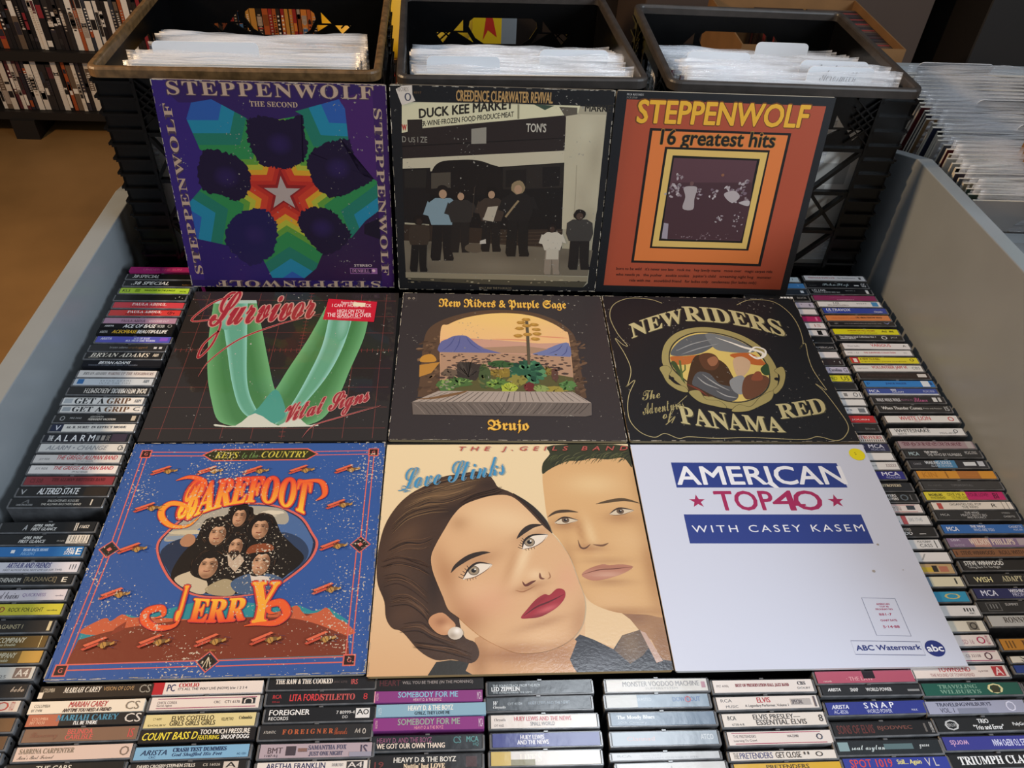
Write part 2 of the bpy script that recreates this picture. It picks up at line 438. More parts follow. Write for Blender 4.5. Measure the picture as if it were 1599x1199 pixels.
def art_faces():
    A = Art(); cream = 'ecd0a6'
    A.vgrad(0, 312, [(0, 'dcb083'), (60, 'e3bd92'), (160, 'ecd2a8'), (312, 'efd9ae')])
    brown = '463022'; skin = 'dfb386'; rn = random.Random(3)
    def tone(p, rx, ry, rot, c, a): return (p[0], p[1], rx, ry, rot, c, a)
    # man's face behind, right
    A.poly([(230.1,83.1),(250.6,71.3),(275.0,64.6),(284.4,44.8),(259.8,24.1),(225.0,39.0)], 'e8c89c')
    A.shade([(264.2,69.8),(315.1,66.3),(312.7,9.0),(302.1,11.5),(294.9,33.8),(283.5,46.0),(276.3,58.4)], 'b0855e', [tone((281.5,62.0), 22, 14, 0, '84583e', .7), tone((307.8,29.9), 14, 40, 0, '8c6244', .6)])
    A.shade([(198.3,272.5),(219.6,286.3),(258.8,296.9),(297.3,296.9),(312.4,279.2),(312.6,222.4),(316.3,175.8),(317.5,126.9),(317.3,86.6),(314.2,61.3),(295.6,63.7),(268.3,66.0),(250.6,71.3),(235.6,80.5),(228.1,96.1),(220.2,133.9),(208.4,162.4),(198.8,180.1),(195.9,223.1)], 'ddb07a', [
        tone((258.0,245.5), 40, 20, 0, 'ecca96', .8), tone((216.6,184.4), 20, 10, 0, 'a8744a', .75), tone((284.8,193.7), 24, 11, 0, 'a8744a', .65), tone((234.4,175.2), 5, 24, .15, 'b88454', .7),
        tone((246.9,170.7), 6, 26, .15, 'ecca98', .8), tone((244.0,150.4), 22, 7, 0, 'a87048', .65), tone((310.5,121.5), 12, 80, 0, 'b07c4c', .75), tone((259.8,104.7), 30, 5, 0, 'a06c48', .6), tone((261.3,133.3), 34, 5, 0, 'b4845a', .6),
        tone((259.1,82.6), 30, 14, 0, 'e2b684', .7), tone((266.2,67.3), 70, 7, 0, 'a87448', .7), tone((216.7,122.9), 8, 40, 0, 'a87448', .6), tone((290.0,161.4), 26, 20, 0, 'e4ba86', .7), tone((221.7,80.7), 12, 30, .5, 'a87448', .5), tone((313.7,245.2), 10, 50, 0, 'b88a56', .5)], 5, 4)
    A.blob([(196.2,262.4),(198.0,279.4),(208.2,295.1),(213.5,310.5),(313.4,308.4),(311.6,272.3),(302.8,288.0),(281.9,285.6),(263.1,287.7),(246.3,283.5),(230.1,282.8),(213.1,274.2),(203.2,267.4)], '34361f', 4)
    for i in range(70):
        t = rn.random(); x, y = 203.9,275.9; q = (x + 100 * t, y + rn.uniform(-1, 10) + 4 * t); L_ = rn.uniform(8, 17)
        A.line(spline([q, (q[0] + L_ * .35, q[1] + L_ * .5), (q[0] + L_ * .9, q[1] + L_ * .75)], 3), rn.uniform(.5, 1.1), rn.choice(['5c6038', '23241a', '4a4c2c', '6e6c48', '2a2c1e']), up=(i % 10 == 0), taper=True)
    A.curve([(197.5,195.1),(208.2,202.4),(222.3,204.1),(234.9,202.2)], 4.5, '4c3826', taper=True); A.curve([(258.0,214.2),(275.4,218.5),(294.0,220.6),(312.6,214.7)], 5, '5a452c', taper=True)
    for pts, c in (([(205.7,187.8),(217.6,194.9),(233.6,190.5),(220.5,185.5),(209.2,185.0)], (218.5,190.7)), ([(272.8,199.4),(285.6,207.7),(303.2,204.4),(290.7,198.9),(278.9,197.2)], (286.2,203.0))):
        A.blob(pts, 'dccab0'); A.ell(c[0], c[1], 4.6, 4.2, '6a5340', 16); A.ell(c[0], c[1], 2, 2, '241a14', 10); A.ell(c[0] + 1, c[1] + 1.2, .7, .7, 'f4ece0', 8)
        A.curve([pts[0], pts[1], pts[2]], 2.2, '3a281c', taper=True); A.curve([pts[0], pts[4], pts[3], pts[2]], .8, '7a5438', taper=True)
    A.curve([(230.5,162.1),(232.4,152.0),(237.8,150.5),(244.6,156.1)], 2.4, '6a4632', taper=True); A.curve([(247.0,155.5),(257.9,153.9),(265.8,157.3)], 2.6, '7a5238', taper=True)
    A.shade([(229.7,115.1),(238.2,122.6),(254.6,128.4),(262.9,127.1),(277.6,128.0),(289.6,124.5),(278.2,116.5),(263.0,110.8),(245.9,107.1),(235.5,109.1)], 'bc8068', [tone((258.8,114.7), 22, 4, 0, 'd8a890', .8), tone((257.8,125.0), 40, 3, 0, 'a4684e', .6)], 3, 3)
    A.curve([(229.7,115.1),(250.0,121.0),(267.0,122.1),(289.6,124.5)], 1.5, '74402f', taper=True)
    # jackets
    A.shade([(204.3,-1.6),(209.4,32.3),(219.8,41.9),(234.6,35.2),(253.2,24.3),(264.8,40.0),(284.6,46.0),(295.0,27.9),(303.2,11.5),(312.9,10.1),(311.6,0.0),(297.0,-4.1)], '35363e', [tone((235.7,8.7), 30, 12, .3, '5a5c66', .6)], 6)
    A.shade([(254.1,23.1),(264.8,40.0),(284.6,46.0),(294.8,30.3),(283.0,16.6),(268.4,7.9)], '6b5646', [tone((272.0,30.8), 12, 20, 0, '8a745e', .7)], 5)
    A.poly([(284.5,45.3),(290.1,42.3),(303.0,10.4),(295.9,8.3)], 'c8a898')
    # woman
    A.poly([(60.9,-2.5),(69.2,14.1),(83.6,16.0),(105.9,13.2),(107.2,-3.7)], '34322e')
    A.shade([(105.7,-4.4),(109.2,25.5),(118.2,43.8),(209.7,41.7),(206.3,14.0),(204.2,-7.0)], 'd4a478', [tone((156.4,19.8), 70, 10, 0, 'a06c48', .8), tone((113.4,16.3), 10, 30, 0, 'a87850', .7), tone((199.8,18.7), 16, 20, 0, 'b07c54', .6)], 6, 3)
    A.shade([(0.5,126.3),(0.8,153.6),(5.6,185.0),(17.3,211.9),(33.6,232.1),(53.3,245.7),(70.9,257.8),(91.5,262.7),(112.3,266.6),(125.9,265.3),(135.4,250.9),(140.3,241.1),(155.4,233.0),(172.4,217.0),(188.9,198.3),(200.5,171.2),(188.3,156.8),(145.8,186.6),(101.4,178.1),(91.9,83.3),(96.4,44.3),(109.3,34.7),(113.0,20.8),(104.8,12.1),(85.7,16.6),(68.8,16.3),(51.5,26.9),(33.4,48.1),(22.3,53.0),(15.0,65.1),(11.9,84.8),(3.7,105.2)], brown, [
        tone((71.3,233.4), 50, 14, .5, '7c6040', .75), tone((31.7,170.2), 26, 16, .9, '6a4c34', .6), tone((22.3,125.9), 20, 30, 0, '5c4230', .6), tone((34.5,69.6), 26, 16, .4, '5a3e2c', .6), tone((83.5,28.4), 26, 8, 0, '5a402e', .6), tone((64.3,109.4), 10, 40, 0, '2a1a12', .8), tone((84.2,205.3), 22, 10, .5, '2c1c14', .7), tone((127.5,246.0), 16, 10, 0, '2e1e16', .6), tone((9.6,79.9), 10, 40, 0, '2e1e16', .6)], 5, 4)
    strands = [([(34.0,224.2),(56.2,233.5),(83.9,238.2),(112.1,247.8)]), ([(27.4,205.7),(54.0,220.9),(79.0,223.9),(112.0,239.6)]), ([(46.0,236.8),(76.2,247.9),(101.9,256.0),(122.6,259.3)]), ([(14.4,179.1),(32.6,199.6),(56.9,208.5),(79.2,211.4)]), ([(11.7,147.9),(29.9,158.8),(48.8,158.6),(60.6,164.1)]),
               ([(9.7,110.3),(25.4,112.7),(41.7,104.6),(58.1,88.9)]), ([(18.1,84.7),(35.8,86.8),(51.8,76.6),(61.1,64.1)]), ([(31.0,52.8),(50.4,54.8),(65.9,45.0),(89.9,35.1)]), ([(5.9,131.6),(24.0,136.7),(45.2,131.0),(59.4,122.7)]), ([(44.7,36.2),(64.1,33.4),(85.6,28.3),(104.9,21.0)]), ([(145.2,235.6),(134.8,229.9),(111.8,223.7),(91.6,209.8)])]
    for i, p in enumerate(strands):
        for k in range(9):
            o = rn.uniform(-7, 7); A.curve([(x + rn.uniform(-1.5, 1.5), y + o + rn.uniform(-1, 1)) for x, y in p], rn.uniform(.5, 1.3), rn.choice(['7a5c3e', '2a1c14', '8a6c4a', '342218', '5c4430'] if i < 4 else ['5c4230', '2a1a12', '38241a', '6a4c36']), taper=True)
    A.curve([(157.9,231.3),(177.2,212.2),(193.3,189.1),(200.6,171.8)], 6, '2c211a', taper=True)
    A.shade([(84.7,197.7),(96.6,212.9),(114.3,222.1),(134.7,228.3),(155.1,226.6),(172.0,209.2),(190.3,183.1),(201.6,169.7),(211.3,153.7),(218.3,138.1),(223.9,112.0),(229.2,85.7),(227.6,65.6),(221.0,48.6),(207.9,34.7),(189.4,25.3),(171.7,21.7),(152.2,22.1),(135.2,29.0),(118.1,39.1),(104.0,51.2),(92.0,63.5),(80.8,73.5),(75.0,88.6),(67.1,109.3),(62.1,125.3),(60.7,141.7),(66.0,158.4),(75.9,179.9)], skin, [
        tone((146.1,192.6), 56, 26, -.2, 'efcea2', .8), tone((80.4,109.1), 16, 60, .35, 'b07a50', .7), tone((100.8,60.9), 26, 24, .6, 'b07a50', .75), tone((161.1,26.5), 80, 9, .05, 'b07a52', .8), tone((221.3,55.9), 12, 34, -.3, 'bc8a60', .7),
        tone((113.0,135.4), 34, 12, .35, 'ab764f', .6), tone((177.0,170.0), 28, 9, .35, 'ab764f', .6), tone((123.6,85.2), 34, 26, 0, 'e0a484', .55), tone((213.0,109.5), 16, 24, 0, 'e0a484', .5), tone((165.3,137.4), 7, 36, -.35, 'f2d4aa', .85), tone((150.6,129.4), 6, 34, -.35, 'c08e62', .5),
        tone((178.2,115.4), 12, 9, 0, 'f2d2a8', .7), tone((170.1,99.7), 24, 6, .3, 'ab744c', .7), tone((183.3,89.1), 8, 8, 0, 'c8926a', .5), tone((178.4,54.4), 34, 6, .3, 'b07c56', .7), tone((179.6,40.0), 26, 14, 0, 'ecc498', .6), tone((110.2,98.2), 30, 16, 0, 'e8be94', .5), tone((91.7,187.1), 14, 14, 0, 'b88a60', .6)], 4.5, 4)
    A.shade([(60.1,58.1),(63.2,66.5),(74.2,70.0),(83.1,62.5),(88.7,55.1),(85.5,46.9),(76.8,43.6),(68.1,47.3)], 'cc956c', [tone((73.3,59.1), 8, 6, 0, '9c6444', .7), tone((81.0,51.7), 7, 6, 0, 'e4b68c', .7)], 3, 3)
    # eyes and brows
    A.curve([(83.3,119.6),(89.5,128.9),(103.6,139.7),(117.9,145.0),(127.9,145.7)], 6.5, '32241c', taper=True); A.curve([(159.1,164.4),(167.5,174.5),(177.8,181.8),(190.3,183.7)], 7, '32241c', taper=True)
    for pts, c in (([(96.5,111.5),(103.5,124.7),(114.1,132.1),(129.4,129.7),(122.1,121.7),(110.4,113.9),(101.1,111.4)], (108.6,121.9)), ([(164.8,150.0),(167.9,161.4),(178.2,169.1),(195.5,169.8),(188.6,159.7),(178.3,152.7),(168.5,150.0)], (173.4,159.3))):
        A.blob(pts, 'efe2d2'); A.ell(c[0], c[1], 6.4, 6.2, '4c4036', 18); A.ell(c[0], c[1], 5.6, 5.4, '9c8a72', 18); A.ell(c[0], c[1], 2.8, 2.8, '1c1614', 12); A.ell(c[0] + 1.6, c[1] + 1.6, 1.1, 1.1, 'f8f4ee', 8)
        A.curve(pts[:4], 2.8, '2a1c16', taper=True); A.curve([pts[0], pts[6], pts[5], pts[4], pts[3]], .9, '6a4632', taper=True)
        for k in range(5):
            t = k / 4; a = (pts[0][0] * (1 - t) + pts[1][0] * t, pts[0][1] * (1 - t) + pts[1][1] * t); A.line([a, (a[0] - 5 + 2.4 * t, a[1] + 2.6 + t)], .8, '2a1c16', up=(k == 0))
        for k in range(4):
            t = k / 3; a = (pts[6][0] * (1 - t) + pts[5][0] * t, pts[6][1] * (1 - t) + pts[5][1] * t); A.line([a, (a[0] + .6, a[1] - 3)], .5, '3a2820', up=(k == 0))
    A.curve([(162.4,107.2),(165.6,101.9),(172.8,105.7),(177.7,108.0)], 3.2, '6a3426', taper=True); A.curve([(182.6,118.0),(183.1,111.3),(187.6,109.9)], 2.8, '7a4632', taper=True)
    A.curve([(153.7,96.1),(162.8,94.1),(176.0,100.9)], 1.4, 'a8744e', taper=True); A.curve([(190.7,109.4),(194.0,112.5),(192.6,119.2)], 1.4, 'a8744e', taper=True)
    # lips, earring
    A.shade([(158.3,62.1),(166.2,73.0),(176.0,84.2),(185.7,90.4),(191.4,89.5),(200.2,97.1),(208.1,95.1),(208.0,86.1),(200.6,76.1),(190.8,68.8),(179.1,62.9),(167.7,61.4)], 'a42634', [tone((187.7,71.9), 14, 3.5, .4, 'd8686e', .8), tone((178.1,81.6), 26, 3, .6, '861a28', .7), tone((176.9,63.7), 20, 3, .3, '7c1824', .7)], 2.5, 4)
    A.curve([(161.1,64.0),(175.4,74.6),(190.7,81.3),(207.6,90.0)], 2, '5c1018', taper=True)
    A.shade([(x + 8 * math.cos(k * .35), y + 7.4 * math.sin(k * .35)) for x, y in [(88.5,45.6)] for k in range(18)], 'd8ccbc', [tone((90.2,48.0), 4, 4, 0, 'fffaf4', .95), tone((85.5,42.7), 5, 4, 0, '9c8a78', .7)], 2)
    # lettering
    A.text('THE J.GEILS BAND', 92.5,298.3,310.5,307.7, 'b8564e', 'i', .01, space=1.9)
    x0, y0, x1, y1 = 22.0,237.5,149.1,295.1
    def slope(x, y): t = (x - x0) / (x1 - x0); return x, y + (t * 24)
    for dx, c in ((1.4, '7a97a8'), (0, '3f92c4')):
        A.text('Love Stinks', x0 + dx, y0 - dx * .6, x1 + dx, y0 + 33 - dx * .6, c, 'C', -.006, warp=slope)
    A.line([(18.3,236.3),(24.5,237.5),(33.4,236.2),(24.7,234.3)], 1.4, '3f92c4')
    return A

def biplane(A, x, y, k):
    def P(*q): return [(x + a * k, y + b * k) for a, b in q]
    A.poly(P((-14, -3), (-11, -5), (8, 4), (5, 6)), '6a2a20')
    A.poly(P((-15, -4.5), (-12, -6), (3, 1), (0, 2.4)), 'c9523c')
    A.ell(x + 7 * k, y + .5 * k, 7 * k, 2.6 * k, '7a5a34', 14, .2)
    A.poly(P((-14, 0), (-11, -2), (8, 7.5), (5, 9)), 'df6a4a')
    A.line(P((-10, -1), (-11, -4)), .5, '4a2018'); A.line(P((2, 5), (1, 1)), .5, '4a2018')
    A.ell(x + 6 * k, y - .5 * k, 3 * k, 3.6 * k, 'b98a45', 14); A.line(P((4, 3), (8, -4)), .6, '5a4020')
    A.poly(P((12, 1), (16, 4), (16.5, 1), (13, -1)), 'b98a45')
    for a, b in ((14, 5), (12, -2.5)): A.line(P((a, b), (a + 6, b - 1)), .4, '28345a')

def art_planes():
    A = Art(); A.rect(0, 0, 312, 312, '34589c')
    red = 'd8685c'
    A.poly([(19.0,52.8),(36.6,67.0),(46.8,64.1),(58.5,72.0),(76.5,66.3),(88.5,74.2),(142.1,89.9),(216.5,77.7),(235.6,78.8),(250.9,71.7),(267.3,75.5),(288.2,60.2),(290.9,19.9),(16.9,17.4)], '2f8a96')
    A.blob([(17.8,51.5),(30.4,64.4),(39.7,68.2),(44.4,64.2),(53.8,72.1),(64.4,67.9),(80.5,68.9),(109.5,65.8),(171.5,62.1),(219.5,73.5),(233.2,78.8),(241.7,69.1),(255.9,70.2),(264.9,75.6),(275.9,63.1),(288.1,56.2),(289.5,41.7),(174.5,46.2),(58.3,48.2)], 'c4603e', 3)
    A.poly(spline([(18.9,43.7),(60.7,56.0),(123.9,64.2),(194.5,65.8),(242.8,61.0),(290.4,41.7)], 6) + [(293.8,20.6),(15.3,17.5)], '7c3824')
    A.poly([(49.1,48.4),(51.4,56.1),(60.8,63.9),(61.1,54.7)], '8a3c28'); A.poly([(234.7,76.0),(241.7,69.1),(251.5,67.6),(244.4,66.3)], '7a3424')
    # border
    for w, c, d in ((1.3, red, 0), (1.3, red, 6)):
        for a, b in (([(18.0,295.2),(93.4,294.4)]), ([(224.4,294.9),(298.4,296.1)]), ([(12.5,13.9),(144.3,15.1)]), ([(162.4,14.8),(294.7,16.1)])):
            A.line([(a[0], a[1] - d + 3), (b[0], b[1] - d + 3)], w, c)
    for sgn, sd in ((1, ([(16.9,294.0),(18.8,159.8)])), (1, ([(15.9,148.4),(12.5,13.9)])), (-1, ([(295.8,292.6),(296.0,162.2)])), (-1, ([(292.7,146.6),(293.3,18.6)]))):
        (ax, ay), (bx, by) = sd
        for d in (0, 6): A.line([(ax + sgn * (d - 3), ay), (bx + sgn * (d - 3), by)], 1.3, red)
    for q in ((17.4,295.2), (297.8,296.1), (12.4,10.9), (294.3,15.1)):
        A.rect(q[0] - 6.5, q[1] - 6.5, q[0] + 6.5, q[1] + 6.5, red); A.rect(q[0] - 5, q[1] - 5, q[0] + 5, q[1] + 5, '2c1a18'); A.text('G', q[0] - 2, q[1] - 2.4, q[0] + 2.2, q[1] + 2.4, red, 'b')
    for q in ((16.1,153.6), (293.2,156.0), (153.4,16.7)):
        for r, c in ((12, red), (10.2, '24344c'), (8.6, '2a2016')): A.poly([(q[0] - r, q[1]), (q[0], q[1] - r), (q[0] + r, q[1]), (q[0], q[1] + r)], c)
    for q in ((16.1,153.6), (293.2,156.0)): A.poly([(q[0] - 3, q[1]), (q[0], q[1] - 3), (q[0] + 3, q[1]), (q[0], q[1] + 3)], red); 
    q = 153.4,16.7
    for a in (-2.4, 0, 2.4): A.line([(q[0], q[1] + 5), (q[0] + a * 1.6, q[1] - 6)], .8, 'd8c8a8')
    # title plate
    A.poly([(86.2,292.9),(98.8,302.4),(214.8,303.4),(229.3,294.1),(216.5,283.6),(100.2,282.3)], red); A.poly([(88.7,292.9),(100.0,300.5),(214.2,301.5),(226.5,293.7),(215.2,285.1),(100.6,284.2)], '2f3018')
    A.text('KEYS', 102.2,287.2,130.7,297.6, 'c8bc4c', 'I'); A.text('to the', 135.3,287.8,154.8,296.8, '6a8a4c', 'C'); A.text('COUNTRY', 159.1,288.0,216.3,298.4, 'c8bc4c', 'I')
    # portrait oval
    c = 155.4,152.9
    A.blob([(66.4,155.5),(70.5,174.2),(92.4,201.6),(131.7,214.6),(179.4,215.9),(219.2,198.7),(238.3,172.4),(246.0,156.5),(240.5,135.1),(223.2,114.5),(201.2,97.5),(166.2,89.6),(127.3,91.5),(100.1,104.6),(79.6,128.2)], red)
    A.blob([(68.9,155.5),(73.3,173.6),(94.2,199.2),(132.7,212.2),(179.2,213.5),(217.3,196.7),(235.9,171.2),(242.9,156.5),(237.8,136.3),(221.0,116.3),(199.9,99.5),(165.9,91.5),(127.8,93.5),(101.1,106.6),(81.7,129.6)], '2a2c44')
    A.blob([(70.4,154.8),(74.4,172.9),(95.3,197.9),(133.0,210.9),(178.9,212.2),(216.4,195.4),(234.7,170.5),(239.8,156.6),(236.2,136.9),(219.8,117.5),(199.2,100.9),(165.6,92.9),(128.0,94.9),(101.8,107.5),(82.5,130.5)], '4c6a9c')
    A.blob([(73.9,171.0),(93.5,196.6),(132.6,210.2),(177.4,211.5),(202.5,203.9),(205.2,185.7),(173.3,189.3),(142.6,186.3),(112.1,183.4),(95.1,167.6),(75.8,163.1)], 'a8a294')
    [A.ell(cx_, cy_, rx_, 3.2, c_, 20, jag=.12, seed=int(cx_)) for cx_, cy_, rx_, c_ in ((*(95.8,175.5), 22, 'c8bca0'), (*(90.0,167.7), 18, '8a98a8'), (*(186.9,202.3), 14, 'd8cdb8'), (*(174.5,197.5), 18, 'c4bca8'))]
    A.blob([(73.0,149.3),(85.6,164.6),(107.9,167.5),(126.0,142.5),(127.4,112.9),(104.3,107.4),(84.6,128.1)], '27324a')
    A.blob([(199.4,172.8),(223.6,166.2),(236.4,147.3),(229.1,126.2),(207.9,117.6),(194.1,141.7)], '30405e')
    A.blob([(91.7,119.2),(95.9,142.9),(107.9,167.5),(112.5,193.1),(134.7,199.5),(137.7,211.2),(161.6,211.0),(167.6,199.2),(187.4,199.0),(202.0,172.8),(217.2,156.8),(232.5,138.2),(217.8,117.5),(200.3,103.2),(165.5,93.5),(131.2,95.7),(101.8,107.5)], '1e1712')
    hr = random.Random(8)
    def head(q, rx, ry, hair='1c1410', skin='c09270', beard=0, rot=0):
        x, y = q
        A.ell(x, y + 1, rx * 1.5, ry * 1.35, hair, 26, rot, jag=.08, seed=int(x))
        for k in range(26):
            t = hr.uniform(-.9, 4.05); r0 = hr.uniform(.9, 1.1); p = [(x + rx * 1.35 * r * math.cos(t + d), y + 1 + ry * 1.25 * r * math.sin(t + d)) for r, d in ((r0, 0), (r0 * 1.02, -.25), (r0 * 1.08, -.5))]
            A.line(spline(p, 3), hr.uniform(.4, .9), hr.choice(['3c2a1e', '0e0a08', '4c3626', '2a1c14']), up=(k % 9 == 0), taper=True)
        F = [(x + rx * .1 + rx * .84 * math.cos(k * math.pi / 12), y - ry * .15 + ry * (1.02 if math.sin(k * math.pi / 12) < 0 else .92) * math.sin(k * math.pi / 12)) for k in range(24)]
        A.shade(F, skin, [(x + rx * .75, y, rx * .45, ry * 1.1, 0, '5c3a28', .85), (x - rx * .35, y + ry * .14, rx * .3, ry * .16, 0, '7a5038', .7), (x + rx * .35, y + ry * .14, rx * .3, ry * .16, 0, '6a4430', .7), (x - rx * .2, y + ry * .55, rx * .5, ry * .25, 0, 'dcb290', .8), (x + rx * .02, y - ry * .1, rx * .12, ry * .25, 0, 'dcb290', .8),
                          (x + rx * .2, y - ry * .22, rx * .18, ry * .12, 0, '7a5038', .7), (x - rx * .4, y - ry * .35, rx * .3, ry * .25, 0, 'd4a080', .7), (x + rx * .05, y - ry * .95, rx * .7, ry * .25, 0, '6a4430', .7)], 2.2)
        for e in (-.36, .34): A.ell(x + e * rx, y + ry * .12, rx * .17, ry * .06, '1e1410', 10)
        for e in (-.36, .34): A.line([(x + e * rx - rx * .22, y + ry * .26), (x + e * rx, y + ry * .31), (x + e * rx + rx * .2, y + ry * .27)], .9, '2a1a14')
        if beard: A.ell(x + rx * .08, y - ry * .76, rx * .62, ry * .36, '2e2018', 18, jag=.12)
        A.line([(x - rx * .26, y - ry * .49), (x + rx * .05, y - ry * .55), (x + rx * .32, y - ry * .47)], 1.1, '7a3a30' if not beard else '8a5a48')
        if not beard: A.ell(x, y + ry * .95, rx * .8, ry * .3, hair, 16, jag=.18, seed=3)
    head((149.5,197.7), 9, 13); head((129.6,173.6), 11, 14, rot=-.15); head((176.0,181.1), 11, 14, rot=.1)
    head((153.5,156.0), 9, 13, beard=1)
    A.blob([(96.8,113.3),(108.2,121.9),(120.3,123.2),(133.6,107.0),(131.5,94.3),(113.3,100.2)], 'c8b89c'); A.blob([(132.4,101.3),(149.6,112.6),(163.0,106.6),(163.3,92.4),(141.4,93.3)], 'a89878')
    A.blob([(158.1,106.7),(173.1,118.1),(200.4,117.7),(214.2,108.8),(201.0,98.9),(172.9,92.8)], '4a6080'); A.poly([(176.9,118.0),(197.2,114.8),(201.1,106.1),(181.9,103.5)], 'd8ccc0')
    A.poly([(146.5,146.9),(154.8,136.1),(160.7,145.2),(167.4,136.0),(160.2,121.2),(151.0,130.2)], 'c0aa94')
    head((128.6,130.5), 12, 14.5); head((185.2,134.3), 11.5, 15)
    A.blob([(167.7,145.1),(170.3,154.9),(181.1,158.5),(192.8,157.1),(197.2,150.9),(190.6,147.3),(178.1,146.5)], '8a4a2c')
    A.blob([(90.9,163.9),(96.5,172.4),(104.6,170.7),(107.7,162.8),(102.9,155.7),(94.6,156.7)], 'b08060')
    # big lettering
    def flame(y0, y1):
        return lambda x, y: mix('e8542c', 'f6c23c', max(0, min(1, (y1 - y) / (y1 - y0)))) if y1 > y0 else None
    for off, col in ((.062, '7a2240'), (.046, 'd84838'), (.014, None)):
        bx = (98.6,203.2,227.2,250.5)
        cx = (bx[0] + bx[2]) / 2; hw = (bx[2] - bx[0]) / 2
        f = flame(bx[1], bx[3])
        def arch(x, y):
            t = (x - cx) / hw; s = 1 + .28 * t * t
            return x, bx[3] - (bx[3] - y) * s - 9 * t * t + 6
        A.text('AREFOOT', bx[0], bx[1] + 8, bx[2], bx[3], col or f, 'S', off, warp=arch)
        bb = (83.4,190.2,99.6,253.1); A.text('B', bb[0] - 4, bb[1] + 4, bb[2], bb[3], col or f, 'C', off)
        w = 1 + off * 60
        A.curve([(107.8,203.1),(96.2,185.2),(78.4,183.7),(64.4,193.6),(59.7,206.9),(67.8,216.9),(84.4,213.3),(89.4,203.3),(80.1,198.4)], 5 + w, col or 'f09a34', taper=True)
        A.curve([(64.6,251.6),(79.7,256.9),(97.2,251.4),(103.6,240.7)], 3 + w, col or 'ec6a30', taper=True)
        A.curve([(209.6,248.8),(237.0,248.6),(244.8,229.1),(235.2,218.8)], 4 + w, col or 'ec6a30', taper=True)
        jx = (124.2,62.9,180.8,89.3); g = flame(jx[1], jx[3])
        jc = 149.3,89.8
        def arch2(x, y):
            t = (x - jc[0]) / 50; return x, y + 5 * t * t - 2
        A.text('ERR', jx[0], jx[1], jx[2], jx[3], col or (lambda x, y: mix('f6c23c', 'e8542c', max(0, min(1, (jx[3] - y) / (jx[3] - jx[1]))))), 'S', off, warp=arch2)
        bb = (110.1,63.1,114.7,104.4); A.text('J', bb[0], bb[1], bb[2], bb[3], col or 'f2a838', 'S', off)
        bb = (182.6,59.3,210.7,107.4); A.text('Y', bb[0], bb[1], bb[2], bb[3], col or 'f2a838', 'S', off)
        A.curve([(114.6,73.8),(111.4,57.8),(93.3,55.4),(79.6,63.6),(79.1,74.4),(92.2,78.2),(96.7,70.0),(88.3,66.1)], 6 + w, col or 'e8602e', taper=True)
        A.curve([(182.2,55.3),(195.9,57.7),(214.6,58.8),(223.7,69.4),(215.8,81.9),(204.2,79.3),(205.5,71.0),(212.9,69.6)], 6 + w, col or 'e8602e', taper=True)
    k = 1.0
    for q in ((46.1,266.1), (100.9,265.8), (156.1,265.4), (211.3,266.2), (267.0,266.5), (42.0,209.7), (262.9,211.8), (40.8,152.7), (262.5,153.2),
              (39.0,94.8), (261.3,96.6), (39.9,37.0), (94.2,38.6), (150.7,38.1), (206.1,38.7), (262.1,38.3)): biplane(A, q[0], q[1], k)
    A.text('PZ 34252', 148.4,27.5,159.0,29.1, 'c89a48', 'n', res=1)
    return A

